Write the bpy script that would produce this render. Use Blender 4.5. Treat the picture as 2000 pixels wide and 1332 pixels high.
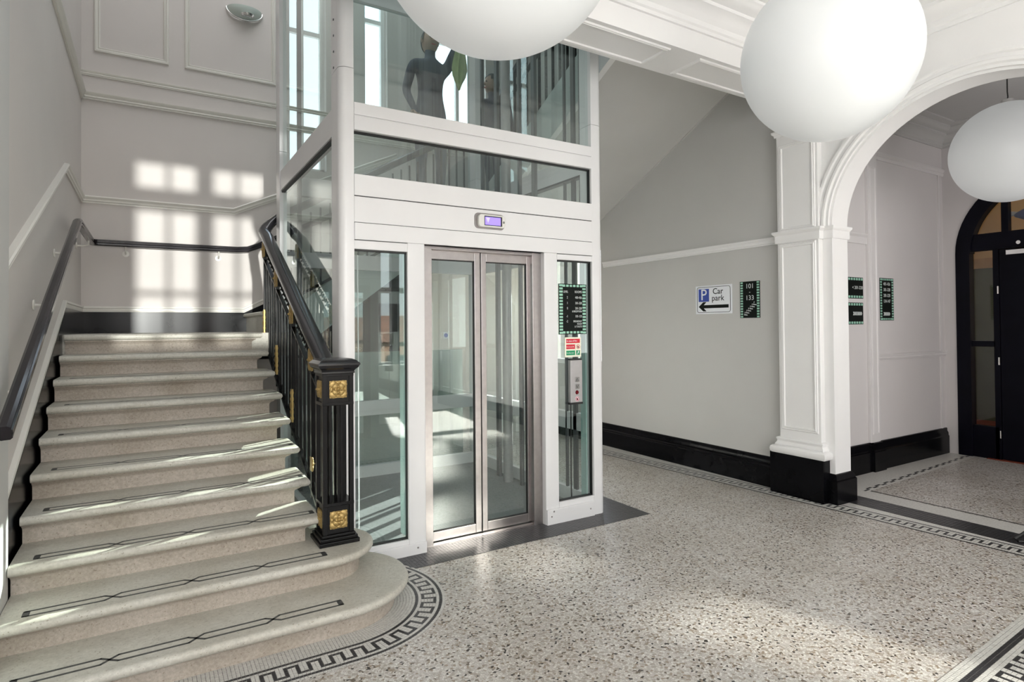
import bpy, bmesh, math, random
from mathutils import Vector, Matrix
random.seed(7)
for o in list(bpy.data.objects): bpy.data.objects.remove(o)
S = bpy.context.scene
C = S.collection
PI = math.pi

# ------------------------------------------------------------------ camera
cd = bpy.data.cameras.new('camera'); cam = bpy.data.objects.new('camera', cd); C.objects.link(cam)
F = Vector((0.520209, 0.85393848, 0.01310226)); R = Vector((0.85403899, -0.5201477, -0.00798646)); U = Vector((0.0, -0.01534445, 0.99988227))
R = (R - F * R.dot(F)).normalized(); U = R.cross(F).normalized()
m = Matrix(((R.x, U.x, -F.x), (R.y, U.y, -F.y), (R.z, U.z, -F.z)))
cam.matrix_world = Matrix.Translation((0, 0, 1.45)) @ m.to_4x4()
cd.sensor_width = 36; cd.lens = 1162.145 / 2000 * 36
cd.shift_x = 0; cd.shift_y = -44.34 / 2000
cd.clip_start = 0.03
S.camera = cam

# ------------------------------------------------------------------ world, lights, exposure
w = bpy.data.worlds.new('sky'); S.world = w; w.use_nodes = True
wn = w.node_tree.nodes; wl = w.node_tree.links
bg = wn['Background']; bg.inputs['Strength'].default_value = 3.6
tc = wn.new('ShaderNodeTexCoord'); sep = wn.new('ShaderNodeSeparateXYZ'); rp = wn.new('ShaderNodeValToRGB')
wl.new(tc.outputs['Generated'], sep.inputs[0]); wl.new(sep.outputs['Z'], rp.inputs[0]); wl.new(rp.outputs[0], bg.inputs['Color'])
rp.color_ramp.elements[0].color = (0.86, 0.89, 0.90, 1); rp.color_ramp.elements[1].color = (0.62, 0.76, 0.95, 1)

def sun(name, d, energy, ang, col=(1, .96, .88)):
    l = bpy.data.lights.new(name, 'SUN'); l.energy = energy; l.angle = ang; l.color = col
    o = bpy.data.objects.new(name, l); C.objects.link(o)
    o.rotation_euler = Vector(d).to_track_quat('-Z', 'Y').to_euler(); o.location = (-Vector(d) * 12) + Vector((0, 0, 3))
    return o
sun('low_sunlight', (0.07, 1, -0.032), 3.8, 0.012, (1, .97, .92))
sun('sunlight', (-.85, -.47, -.28), 32.0, 0.008, (1, .96, .88))

def area(name, loc, d, sx, sy, energy, col=(1, 1, 1)):
    l = bpy.data.lights.new(name, 'AREA'); l.shape = 'RECTANGLE'; l.size = sx; l.size_y = sy; l.energy = energy; l.color = col
    o = bpy.data.objects.new(name, l); C.objects.link(o); o.location = loc
    o.rotation_euler = Vector(d).to_track_quat('-Z', 'Y').to_euler()
    return o
area('daylight_front', (0.8, -2.9, 2.1), (0.12, 1, 0.08), 4.0, 2.4, 150, (1, .985, .96))
area('fill_left_hall', (-1.4, -0.6, 1.9), (1, .35, 0.25), 2.6, 1.8, 60, (1, .985, .96))  # added fill panel, there is no window in this wall
area('fill_stairwell', (1.2, 5.2, 7.2), (0, 0, -1), 2.6, 2.6, 75, (.97, .98, 1))  # added fill under the closed stairwell ceiling, no skylight there
area('fill_passage', (6.0, -0.5, 1.8), (0, 1, 0.1), 2.0, 1.6, 30, (1, .97, .97))  # added fill to brighten the passage, no window behind it
pl_ = bpy.data.lights.new('ceiling_bounce_spot', 'SPOT'); pl_.energy = 115000; pl_.spot_size = math.radians(16); pl_.spot_blend = .3; pl_.shadow_soft_size = .08; pl_.color = (1, .97, .92)  # added spot outside; its bounce off the floor brightens ceiling and arch wall
po = bpy.data.objects.new('ceiling_bounce_spot', pl_); C.objects.link(po); po.location = (5.2, -9.0, 6.2); po.rotation_euler = (Vector((4.1, -1.7, 0)) - po.location).to_track_quat('-Z', 'Y').to_euler()
sp = bpy.data.lights.new('window_glint', 'SPOT'); sp.energy = 9500; sp.spot_size = math.radians(10); sp.spot_blend = .4; sp.shadow_soft_size = .08; sp.color = (1, .95, .85)
so = bpy.data.objects.new('window_glint', sp); C.objects.link(so); so.location = (6.3, -8.2, 4.05)
so.rotation_euler = (Vector((2.95, 2.35, 0)) - so.location).to_track_quat('-Z', 'Y').to_euler()

S.view_settings.view_transform = 'Standard'; S.view_settings.look = 'None'
S.view_settings.exposure = 0.12; S.view_settings.gamma = 1; S.view_settings.use_curve_mapping = False

# ------------------------------------------------------------------ materials
def nm(name):
    x = bpy.data.materials.new(name); x.use_nodes = True
    return x, x.node_tree.nodes, x.node_tree.links, x.node_tree.nodes['Principled BSDF']
def paint(name, col, rough=.6, var=.04, scale=3, metal=0, bump=0, bscale=200, spec=.5):
    x, n, l, b = nm(name)
    t = n.new('ShaderNodeTexCoord'); nz = n.new('ShaderNodeTexNoise'); nz.inputs['Scale'].default_value = scale; nz.inputs['Detail'].default_value = 4
    l.new(t.outputs['Object'], nz.inputs['Vector'])
    r = n.new('ShaderNodeValToRGB'); l.new(nz.outputs['Fac'], r.inputs[0])
    r.color_ramp.elements[0].position = .3; r.color_ramp.elements[1].position = .7
    r.color_ramp.elements[0].color = tuple(c * (1 - var) for c in col) + (1,); r.color_ramp.elements[1].color = tuple(min(1, c * (1 + var)) for c in col) + (1,)
    l.new(r.outputs[0], b.inputs['Base Color']); b.inputs['Roughness'].default_value = rough; b.inputs['Metallic'].default_value = metal
    b.inputs['Specular IOR Level'].default_value = spec
    if bump:
        n2 = n.new('ShaderNodeTexNoise'); n2.inputs['Scale'].default_value = bscale; l.new(t.outputs['Object'], n2.inputs['Vector'])
        bp = n.new('ShaderNodeBump'); bp.inputs['Strength'].default_value = bump; bp.inputs['Distance'].default_value = .002
        l.new(n2.outputs['Fac'], bp.inputs['Height']); l.new(bp.outputs[0], b.inputs['Normal'])
    return x
WALL = paint('warm_wall_paint', (.62, .58, .555), .55, .02, 2, bump=.05, bscale=60)
PASSW = paint('passage_wall_paint', (.67, .64, .635), .5, .02, 2)
PTRIM = paint('passage_trim_paint', (.71, .685, .68), .35, .02)
WALLG = paint('grey_wall_paint', (.545, .54, .525), .5, .02, 2, bump=.05, bscale=60)
TRIM = paint('cream_gloss_trim', (.74, .72, .67), .3, .02)
WHITE = paint('white_paint', (.84, .835, .83), .45, .015)
CEIL = paint('ceiling_white', (.88, .88, .87), .6, .01)
LIFTW = paint('white_powder_coat', (.73, .73, .735), .25, .015, 6)
STEEL = paint('brushed_steel', (.36, .335, .33), .30, .05, 30, metal=1)
CHROME = paint('chrome', (.8, .8, .8), .08, .02, metal=1)
BLACK = paint('black_gloss_paint', (.010, .010, .012), .16, .3, 8, spec=.5)
IRON = paint('black_iron_paint', (.007, .0068, .007), .25, .12, 20, bump=.08, bscale=90, spec=.2)
SKIRT = paint('black_skirting', (.004, .004, .005), .2, .4, 6, spec=.12)
GOLD = paint('gold_leaf', (.40, .275, .10), .42, .12, 60, metal=.5, bump=.1, bscale=200)
GOLDD = paint('aged_gold', (.30, .18, .06), .5, .35, 60, metal=.6)
DARKT = paint('dark_tile', (.035, .035, .038), .28, .25, 90)
GROUT = paint('grout', (.22, .21, .20), .8, .1, 50)
GROUTD = paint('dark_grout', (.10, .10, .10), .7, .1, 50)
MARBLE = paint('pale_tessera', (.56, .55, .52), .35, .12, 70)
INLAY = paint('dark_inlay', (.06, .062, .06), .45, .2, 60)
RUBBER = paint('black_seal', (.01, .01, .01), .5, .1)
OPAL = paint('opal_glass_globe', (.60, .615, .615), .35, .03, 1.5)
OPAL.node_tree.nodes['Principled BSDF'].inputs['Emission Color'].default_value = (.97, 1, 1, 1); OPAL.node_tree.nodes['Principled BSDF'].inputs['Emission Strength'].default_value = .17
OPAL.node_tree.nodes['Principled BSDF'].inputs['Subsurface Weight'].default_value = 0.0
DOORB = paint('black_door_paint', (.003, .003, .007), .4, .3, 5, spec=.12)
TAN = paint('tan_wall', (.55, .36, .14), .7, .05)
TIMBER = paint('oak_casing', (.42, .26, .10), .5, .15, 8)
REDC = paint('dark_red_carpet', (.18, .03, .01), .9, .2, 60)
SIGNW = paint('sign_white', (.82, .84, .88), .35, .01)
SIGNB = paint('sign_black', (.006, .008, .007), .45, .1, spec=.12)
SIGNG = paint('sign_mint', (.30, .55, .43), .4, .05)
SIGNT = paint('sign_text_grey', (.62, .66, .65), .4, .02)
BLUE = paint('parking_blue', (.02, .06, .38), .35, .03)
RED = paint('sign_red', (.62, .02, .04), .4, .03)
GREEN = paint('sign_green', (.01, .26, .11), .4, .03)
CREAMS = paint('sign_cream', (.85, .85, .70), .4, .02)
YELLOW = paint('yellow_plastic', (.65, .45, .03), .4, .1)
BLUEC = paint('blue_cloth', (.05, .07, .2), .7, .2, 20)
GREENC = paint('green_cloth', (.55, .62, .28), .85, .1, 20)
NAVY = paint('navy_clothing', (.045, .055, .09), .8, .2, 12)
SKIN = paint('skin', (.45, .28, .2), .55, .05)
HAIR = paint('dark_hair', (.02, .015, .012), .6, .2)
ROOFT = paint('clay_roof', (.30, .17, .12), .8, .25, 4)
FACADE = paint('brick_facade', (.42, .28, .2), .8, .15, 3)
GROUND = paint('street_ground', (.18, .18, .18), .9, .15, 1)
GREYSTEEL = paint('grey_metal', (.42, .41, .41), .35, .05, 20, metal=.4)
DARKG = paint('dark_grey_rail', (.09, .095, .10), .35, .1)
PALEG = paint('pale_green_glass_edge', (.35, .5, .47), .2, .05)

def glass(name, tint, refl=.10, edge=.6):
    x, n, l, b = nm(name); n.remove(b)
    out = n['Material Output']; tr = n.new('ShaderNodeBsdfTransparent'); gl = n.new('ShaderNodeBsdfGlossy'); mx = n.new('ShaderNodeMixShader'); lw = n.new('ShaderNodeLayerWeight')
    mr = n.new('ShaderNodeMapRange'); tr.inputs[0].default_value = tint + (1,); gl.inputs['Roughness'].default_value = .015; gl.inputs[0].default_value = (.95, 1, .98, 1)
    lw.inputs['Blend'].default_value = .5; pw = n.new('ShaderNodeMath'); pw.operation = 'POWER'; pw.inputs[1].default_value = 3.6; l.new(lw.outputs['Facing'], pw.inputs[0]); l.new(pw.outputs[0], mr.inputs[0]); mr.inputs[3].default_value = refl; mr.inputs[4].default_value = edge
    l.new(mr.outputs[0], mx.inputs[0]); l.new(tr.outputs[0], mx.inputs[1]); l.new(gl.outputs[0], mx.inputs[2]); l.new(mx.outputs[0], out.inputs[0])
    return x
GLASS = glass('lift_glass', (.80, .87, .855), .12, .95)
WGLASS = glass('window_glass', (.95, .97, .97), .04, .5)

def emit(name, col, s):
    x, n, l, b = nm(name); b.inputs['Base Color'].default_value = col + (1,); b.inputs['Emission Color'].default_value = col + (1,); b.inputs['Emission Strength'].default_value = s
    return x
LCD = emit('violet_display', (.28, .20, .85), .75)
LCDP = emit('pale_display_arrow', (.45, .42, .8), .7)
WARMLAMP = emit('warm_lamp', (1, .75, .4), 6)

def stone(name, ca, cb, scale, dark):
    x, n, l, b = nm(name); t = n.new('ShaderNodeTexCoord')
    a = n.new('ShaderNodeTexNoise'); a.inputs['Scale'].default_value = scale; a.inputs['Detail'].default_value = 6; a.inputs['Roughness'].default_value = .75
    c = n.new('ShaderNodeTexNoise'); c.inputs['Scale'].default_value = 3.5; c.inputs['Detail'].default_value = 5
    v = n.new('ShaderNodeTexVoronoi'); v.inputs['Scale'].default_value = 190
    for q in (a, c, v): l.new(t.outputs['Object'], q.inputs['Vector'])
    r1 = n.new('ShaderNodeValToRGB'); l.new(a.outputs['Fac'], r1.inputs[0]); r1.color_ramp.elements[0].position = .33; r1.color_ramp.elements[1].position = .68
    r1.color_ramp.elements[0].color = ca + (1,); r1.color_ramp.elements[1].color = cb + (1,)
    r2 = n.new('ShaderNodeValToRGB'); l.new(c.outputs['Fac'], r2.inputs[0]); r2.color_ramp.elements[0].color = (dark, dark * .97, dark * .92, 1); r2.color_ramp.elements[1].color = (1, 1, 1, 1)
    r2.color_ramp.elements[0].position = .25; r2.color_ramp.elements[1].position = .6
    r3 = n.new('ShaderNodeValToRGB'); l.new(v.outputs['Color'], r3.inputs[0]); r3.color_ramp.elements[0].color = (.62, .58, .53, 1); r3.color_ramp.elements[0].position = .10; r3.color_ramp.elements[1].position = .13
    r3.color_ramp.elements[1].color = (1, 1, 1, 1)
    m1 = n.new('ShaderNodeMix'); m1.data_type = 'RGBA'; m1.blend_type = 'MULTIPLY'; m1.inputs[0].default_value = 1
    m2 = n.new('ShaderNodeMix'); m2.data_type = 'RGBA'; m2.blend_type = 'MULTIPLY'; m2.inputs[0].default_value = .8
    l.new(r1.outputs[0], m1.inputs[6]); l.new(r2.outputs[0], m1.inputs[7]); l.new(m1.outputs[2], m2.inputs[6]); l.new(r3.outputs[0], m2.inputs[7])
    l.new(m2.outputs[2], b.inputs['Base Color']); b.inputs['Roughness'].default_value = .42
    bp = n.new('ShaderNodeBump'); bp.inputs['Strength'].default_value = .35; bp.inputs['Distance'].default_value = .002; l.new(a.outputs['Fac'], bp.inputs['Height']); l.new(bp.outputs[0], b.inputs['Normal'])
    return x
STONE = stone('step_stone', (.43, .415, .365), (.58, .565, .505), 60, .84)
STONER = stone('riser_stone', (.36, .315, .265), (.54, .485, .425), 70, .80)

def terrazzo(name, scale):
    x, n, l, b = nm(name); t = n.new('ShaderNodeTexCoord')
    mp = n.new('ShaderNodeMapping'); l.new(t.outputs['Object'], mp.inputs[0])
    nz = n.new('ShaderNodeTexNoise'); nz.inputs['Scale'].default_value = 40; l.new(mp.outputs[0], nz.inputs['Vector'])
    ad = n.new('ShaderNodeMix'); ad.data_type = 'RGBA'; ad.blend_type = 'LINEAR_LIGHT'; ad.inputs[0].default_value = .006; l.new(mp.outputs[0], ad.inputs[6]); l.new(nz.outputs['Color'], ad.inputs[7])
    v = n.new('ShaderNodeTexVoronoi'); v.inputs['Scale'].default_value = scale; v.voronoi_dimensions = '2D'; l.new(ad.outputs[2], v.inputs['Vector'])
    e = n.new('ShaderNodeTexVoronoi'); e.feature = 'DISTANCE_TO_EDGE'; e.voronoi_dimensions = '2D'; e.inputs['Scale'].default_value = scale; l.new(ad.outputs[2], e.inputs['Vector'])
    sp_ = n.new('ShaderNodeSeparateColor'); l.new(v.outputs['Color'], sp_.inputs[0])
    r = n.new('ShaderNodeValToRGB'); r.color_ramp.interpolation = 'CONSTANT'; l.new(sp_.outputs[0], r.inputs[0])
    cr = r.color_ramp
    stops = [(0, (.05, .045, .042)), (.030, (.16, .13, .10)), (.065, (.34, .28, .22)), (.13, (.42, .38, .34)), (.30, (.50, .48, .45)), (.48, (.60, .58, .545)), (.66, (.55, .52, .50)), (.84, (.68, .67, .64))]
    cr.elements[0].position = 0; cr.elements[0].color = stops[0][1] + (1,); cr.elements[1].position = stops[1][0]; cr.elements[1].color = stops[1][1] + (1,)
    for p, c in stops[2:]: k = cr.elements.new(p); k.color = c + (1,)
    big = n.new('ShaderNodeTexNoise'); big.inputs['Scale'].default_value = 1.6; big.inputs['Detail'].default_value = 3; l.new(mp.outputs[0], big.inputs['Vector'])
    rb = n.new('ShaderNodeValToRGB'); l.new(big.outputs['Fac'], rb.inputs[0]); rb.color_ramp.elements[0].color = (.82, .80, .77, 1); rb.color_ramp.elements[1].color = (1, 1, 1, 1); rb.color_ramp.elements[0].position = .3; rb.color_ramp.elements[1].position = .65
    re = n.new('ShaderNodeValToRGB'); l.new(e.outputs['Distance'], re.inputs[0]); re.color_ramp.elements[0].color = (.42, .40, .37, 1); re.color_ramp.elements[1].position = .07
    m1 = n.new('ShaderNodeMix'); m1.data_type = 'RGBA'; m1.blend_type = 'MULTIPLY'; m1.inputs[0].default_value = 1
    m2 = n.new('ShaderNodeMix'); m2.data_type = 'RGBA'; m2.blend_type = 'MULTIPLY'; m2.inputs[0].default_value = 1
    l.new(r.outputs[0], m1.inputs[6]); l.new(re.outputs[0], m1.inputs[7]); l.new(m1.outputs[2], m2.inputs[6]); l.new(rb.outputs[0], m2.inputs[7])
    l.new(m2.outputs[2], b.inputs['Base Color']); b.inputs['Roughness'].default_value = .3
    bp = n.new('ShaderNodeBump'); bp.inputs['Strength'].default_value = .2; bp.inputs['Distance'].default_value = .001; l.new(e.outputs['Distance'], bp.inputs['Height']); l.new(bp.outputs[0], b.inputs['Normal'])
    return x
TERR = terrazzo('terrazzo_chips', 98)

# ------------------------------------------------------------------ mesh helpers
class MB:
    def __init__(s): s.v = []; s.f = []; s.mi = []; s.m = 0
    def add(s, vs, fs):
        b = len(s.v); s.v += [tuple(p) for p in vs]; s.f += [tuple(i + b for i in q) for q in fs]; s.mi += [s.m] * len(fs); return s
    def box(s, x0, x1, y0, y1, z0, z1):
        x0, x1 = min(x0, x1), max(x0, x1); y0, y1 = min(y0, y1), max(y0, y1); z0, z1 = min(z0, z1), max(z0, z1)
        return s.add([(x0, y0, z0), (x1, y0, z0), (x1, y1, z0), (x0, y1, z0), (x0, y0, z1), (x1, y0, z1), (x1, y1, z1), (x0, y1, z1)],
                     [(0, 3, 2, 1), (4, 5, 6, 7), (0, 1, 5, 4), (1, 2, 6, 5), (2, 3, 7, 6), (3, 0, 4, 7)])
    def prism(s, pts, vec):
        vec = Vector(vec); n = len(pts); a = [Vector(p) for p in pts]; b = [p + vec for p in a]
        return s.add(a + b, [tuple(range(n - 1, -1, -1)), tuple(range(n, 2 * n))] + [(i, (i + 1) % n, n + (i + 1) % n, n + i) for i in range(n)])
    def tube(s, pts, r, n=10, closed=False, flat=None):
        pts = [Vector(p) for p in pts]; rings = []; N = len(pts)
        up = None
        for i, p in enumerate(pts):
            if closed: d = pts[(i + 1) % N] - pts[i - 1]
            else: d = pts[min(i + 1, N - 1)] - pts[max(i - 1, 0)]
            d.normalize()
            if up is None:
                up = Vector((0, 0, 1)) if abs(d.z) < .9 else Vector((1, 0, 0))
            u = (up - d * up.dot(d)).normalized(); up = u; v = d.cross(u)
            ri = r[i] if isinstance(r, (list, tuple)) else r
            rings.append([p + (u * math.cos(2 * PI * k / n) * (flat if flat else 1) + v * math.sin(2 * PI * k / n)) * ri for k in range(n)])
        vs = [q for rg in rings for q in rg]; fs = []
        M = N if closed else N - 1
        for i in range(M):
            a = i * n; b = ((i + 1) % N) * n
            for k in range(n): fs.append((a + k, a + (k + 1) % n, b + (k + 1) % n, b + k))
        if not closed: fs += [tuple(range(n - 1, -1, -1)), tuple((N - 1) * n + k for k in range(n))]
        return s.add(vs, fs)
    def lathe(s, prof, c=(0, 0, 0), n=32, axis='z'):
        vs = []; fs = []
        for (r, z) in prof:
            for k in range(n):
                a = 2 * PI * k / n; q = (r * math.cos(a), r * math.sin(a), z)
                if axis == 'y': q = (q[0], q[2], q[1])
                if axis == 'x': q = (q[2], q[0], q[1])
                vs.append((q[0] + c[0], q[1] + c[1], q[2] + c[2]))
        for i in range(len(prof) - 1):
            for k in range(n): fs.append((i * n + k, i * n + (k + 1) % n, (i + 1) * n + (k + 1) % n, (i + 1) * n + k))
        return s.add(vs, fs)
    def sweep(s, path, prof, frames, closed=False, caps=True):
        # frames: list of (A,B) vectors per path point; prof list of (a,b)
        n = len(prof); vs = []; fs = []
        for p, (A, B) in zip(path, frames):
            for (a, b) in prof: vs.append(Vector(p) + A * a + B * b)
        N = len(path); M = N if closed else N - 1
        for i in range(M):
            a = i * n; b = ((i + 1) % N) * n
            for k in range(n): fs.append((a + k, a + (k + 1) % n, b + (k + 1) % n, b + k))
        if caps and not closed: fs += [tuple(range(n - 1, -1, -1)), tuple((N - 1) * n + k for k in range(n))]
        return s.add(vs, fs)
    def mould(s, path, N, prof, closed=False):
        """moulding lying on a plane with normal N; prof = (out, across)"""
        N = Vector(N); P = [Vector(p) for p in path]; fr = []; n = len(P)
        def across(i, j): return N.cross((P[j] - P[i]).normalized())
        for i in range(n):
            if closed: a1 = across(i - 1, i); a2 = across(i, (i + 1) % n)
            elif i == 0: a1 = a2 = across(0, 1)
            elif i == n - 1: a1 = a2 = across(n - 2, n - 1)
            else: a1 = across(i - 1, i); a2 = across(i, i + 1)
            b = (a1 + a2).normalized(); b = b / max(.3, b.dot(a1)); fr.append((N, b))
        return s.sweep(P, prof, fr, closed)
    def hsweep(s, path, prof, z=0, closed=False):
        """profile (out,z) swept round a plan path; out = to the right of travel"""
        P = [Vector((p[0], p[1], z)) for p in path]; fr = []; n = len(P); Z = Vector((0, 0, 1))
        def rt(i, j): d = (P[j] - P[i]).normalized(); return d.cross(Z)
        for i in range(n):
            if closed: a1 = rt(i - 1, i); a2 = rt(i, (i + 1) % n)
            elif i == 0: a1 = a2 = rt(0, 1)
            elif i == n - 1: a1 = a2 = rt(n - 2, n - 1)
            else: a1 = rt(i - 1, i); a2 = rt(i, i + 1)
            b = (a1 + a2).normalized(); b = b / max(.3, b.dot(a1)); fr.append((b, Z))
        return s.sweep(P, prof, fr, closed)
    def build(s, name, mats, parent=None, smooth=None, bevel=0, loc=None, rot=None, **props):
        me = bpy.data.meshes.new(name); me.from_pydata(s.v, [], s.f)
        if not isinstance(mats, (list, tuple)): mats = [mats]
        for q in mats: me.materials.append(q)
        if len(mats) > 1: me.polygons.foreach_set('material_index', s.mi)
        bm = bmesh.new(); bm.from_mesh(me); bmesh.ops.recalc_face_normals(bm, faces=bm.faces); bm.to_mesh(me); bm.free()
        if smooth is not None: me.shade_smooth(); me.set_sharp_from_angle(angle=math.radians(smooth))
        o = bpy.data.objects.new(name, me); C.objects.link(o)
        if parent: o.parent = parent
        if loc: o.location = loc
        if rot: o.rotation_euler = rot
        if bevel:
            md = o.modifiers.new('bevel', 'BEVEL'); md.width = bevel; md.segments = 2; md.limit_method = 'ANGLE'
        for k, v in props.items(): o[k] = v
        return o
def box(x0, x1, y0, y1, z0, z1): return MB().box(x0, x1, y0, y1, z0, z1)
def thing(name, label, cat, loc=(0, 0, 0), group=None):
    o = bpy.data.objects.new(name, None); C.objects.link(o); o.location = loc; o.empty_display_size = .1
    o['label'] = label; o['category'] = cat
    if group: o['group'] = group
    return o
def rel(o):            # children were modelled in world space: keep them there under an Empty that is not at the origin
    for c in o.children: c.location = Vector(c.location) - Vector(o.location)
    return o
def copy_tree(o, parent=None):
    c = o.copy(); C.objects.link(c)
    if parent: c.parent = parent
    for ch in list(o.children): copy_tree(ch, c)
    return c
def text(body, size, mat, parent, origin, xdir, ydir, name='lettering', align='LEFT', ext=.0006, sx=1.0):
    cu = bpy.data.curves.new(name, 'FONT'); cu.body = body; cu.size = size; cu.extrude = ext; cu.align_x = align; cu.align_y = 'CENTER'; cu.materials.append(mat); cu.resolution_u = 3
    tmp = bpy.data.objects.new(name, cu); C.objects.link(tmp)
    me = bpy.data.meshes.new_from_object(tmp); bpy.data.objects.remove(tmp)
    if not me.materials: me.materials.append(mat)
    o = bpy.data.objects.new(name, me); C.objects.link(o); o.parent = parent
    X = Vector(xdir).normalized(); Y = Vector(ydir).normalized(); Z = X.cross(Y)
    o.matrix_local = Matrix.Translation(Vector(origin)) @ Matrix(((X.x, Y.x, Z.x), (X.y, Y.y, Z.y), (X.z, Y.z, Z.z))).to_4x4() @ Matrix.Diagonal((sx, 1, 1, 1))
    return o

# ------------------------------------------------------------------ main dimensions
r, t, Y1 = .1412, .2825, 2.756       # riser, tread, first nosing
XL, XR = -.522, .80                    # stair width
LZ = 10 * r                           # landing height
YB = 6.98; XW = 4.73; HC = 3.75; TOP = 7.4
def nz_(y): return r * (1 + (y - Y1) / t)
K = dict(kind='structure')

# ------------------------------------------------------------------ the shell
fl = box(-1.6, XW + 3.1, -3.2, YB + .2, -.12, 0).build('floor', TERR, **K)
box(-9, 20, -26, -3.35, -1.2, -.9).build('street_ground', GROUND, **K)

def wall_holes(name, axis, c0, c1, a0, a1, z0, z1, holes, mat):
    """wall perpendicular to axis between c0 and c1, spanning a0..a1, z0..z1; holes (a0,a1,z0,z1)"""
    mb = MB(); hs = sorted(holes)
    def bx(p, q, u, v):
        if q - p < 1e-4 or v - u < 1e-4: return
        if axis == 'y': mb.box(p, q, c0, c1, u, v)
        else: mb.box(c0, c1, p, q, u, v)
    cur = a0
    for h in hs:
        bx(cur, h[0], z0, z1); bx(h[0], h[1], z0, h[2]); bx(h[0], h[1], h[3], z1); cur = h[1]
    bx(cur, a1, z0, z1)
    return mb.build(name, mat, **K)
WB = [(1.25, 1.75, 3.25, 6.2), (2.2, 2.49, 4.0, 6.2), (3.12, 3.87, 3.95, 6.2)]
MB().box(5.02, 5.6, YB + .35, YB + 2.6, -1, 9).build('wall_sun_blocker', GROUND, **K)  # block added outside to keep sun out of the back windows
wall_back = wall_holes('wall_back', 'y', YB, YB + .25, -.8, XW + .25, 0, TOP, WB, WALL)
WF = [(-.86, .42, 1.55, 3.48), (1.05, 2.5, 1.0, 3.3), (3.48, 4.55, .78, 3.0)]
wall_front = wall_holes('wall_front', 'y', -3.2, -3.0, -1.6, XW + 3.1, 0, HC, WF, WHITE)
wall_left = MB().box(-.80, -.56, 2.0, YB, 0, TOP).box(-1.6, -1.4, -3.0, 2.2, 0, HC).box(-1.4, -.8, 2.0, 2.2, 0, HC).build('wall_left', WALL, **K)
MB().box(-.56, -.525, 2.0, 3.36, 0, TOP).build('wall_left_pier', WALLG, **K)
WR = [(5.66, 6.85, .95, 2.45)]
wall_right = wall_holes('wall_right', 'x', XW, XW + .25, 2.83, YB + .25, 0, TOP, WR, WALLG)

# arch wall on X = 4.70 with elliptical arch
AX0, AX1 = 4.70, 4.92
AC, AA, AB, AS = 1.805, .94, .86, 2.235
def arch_pt(th, a=AA, b=AB): return (AC + a * math.cos(th), AS + b * math.sin(th))
NS = 48
mb = MB(); arc = [arch_pt(PI * i / NS) for i in range(NS + 1)]
yl_, yr_ = 3.0, -3.0
for X in (AX0, AX1):
    base = len(mb.v)
vs = []; fs = []
for X in (AX0, AX1):
    for (y, z) in arc: vs.append((X, y, z))
    for (y, z) in arc: vs.append((X, y, 4.6))
n1 = NS + 1
for i in range(NS):
    fs.append((i, i + 1, n1 + i + 1, n1 + i)); o2 = 2 * n1
    fs.append((o2 + i, o2 + n1 + i, o2 + n1 + i + 1, o2 + i + 1)); fs.append((i, o2 + i, o2 + i + 1, i + 1))
mb.add(vs, fs)
mb.box(AX0, AX1, AC + AA, 2.83, 0, 4.6); mb.box(AX0, AX1, -3.0, AC - AA, 0, 4.6)
wall_arch = mb.build('wall_arch', WHITE, smooth=30, **K)
# archivolt mouldings round the arch
def prof_arch(o0): return [(0, 0), (.022, .0), (.022, .02), (.034, .032), (.034, .05), (.02, .062), (.02, .085), (.03, .095), (.03, .115), (0, .125)]
pth = [(AX0, *arch_pt(PI * i / NS, AA + .02, AB + .02)) for i in range(NS + 1)]
MB().mould(pth, (-1, 0, 0), [(a, b) for a, b in prof_arch(0)]).build('trim_arch', WHITE, smooth=35, **K)

# ceilings, floors above
MB().box(-1.6, AX0, -3.2, 3.19, HC, HC + .2).build('ceiling', CEIL, **K)
MB().box(-.8, XW + .25, 2.83, YB + .25, TOP, TOP + .15).build('ceiling_stairwell', CEIL, **K)
MB().box(-.8, XW + .25, 2.83, 3.19, HC + .1, TOP).build('wall_upper_hall', WALL, **K)
# beam with panelled soffit
bmz = 3.33
MB().box(-.8, XW, 2.83, 3.19, bmz, HC + .1).build('beam', WHITE, **K)
PAN = [(0, 0), (0, .012), (.008, .012), (.012, .02), (.008, .03), (0, .034)]
PAN = [(0, 0), (.010, .004), (.012, .014), (.006, .020), (.010, .028), (0, .034)]
def frame_mould(name, pts, N, mat, parent=None, pr=PAN):
    return MB().mould(pts, N, pr, closed=True).build(name, mat, parent, smooth=40, **({} if parent else K))
k = 0
for (xa, xb) in [(.1, 1.7), (1.9, 3.0), (3.35, 4.25)]:
    frame_mould('trim_beam_panel', [(xa, 2.90, bmz), (xb, 2.90, bmz), (xb, 3.12, bmz), (xa, 3.12, bmz)], (0, 0, -1), WHITE)
# cornice on beam face and round the hall
CORN = [(0, -.27), (.018, -.27), (.018, -.245), (.03, -.235), (.03, -.2), (.06, -.17), (.10, -.13), (.115, -.125), (.115, -.1), (.15, -.09), (.18, -.06), (.20, -.05), (.20, -.03), (.28, -.02), (.28, 0), (0, 0)]
MB().hsweep([(-1.4, 2.83), (AX0, 2.83), (AX0, -3.0)], [(a, b) for a, b in CORN], HC).build('cornice', WHITE, smooth=30, **K)

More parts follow.
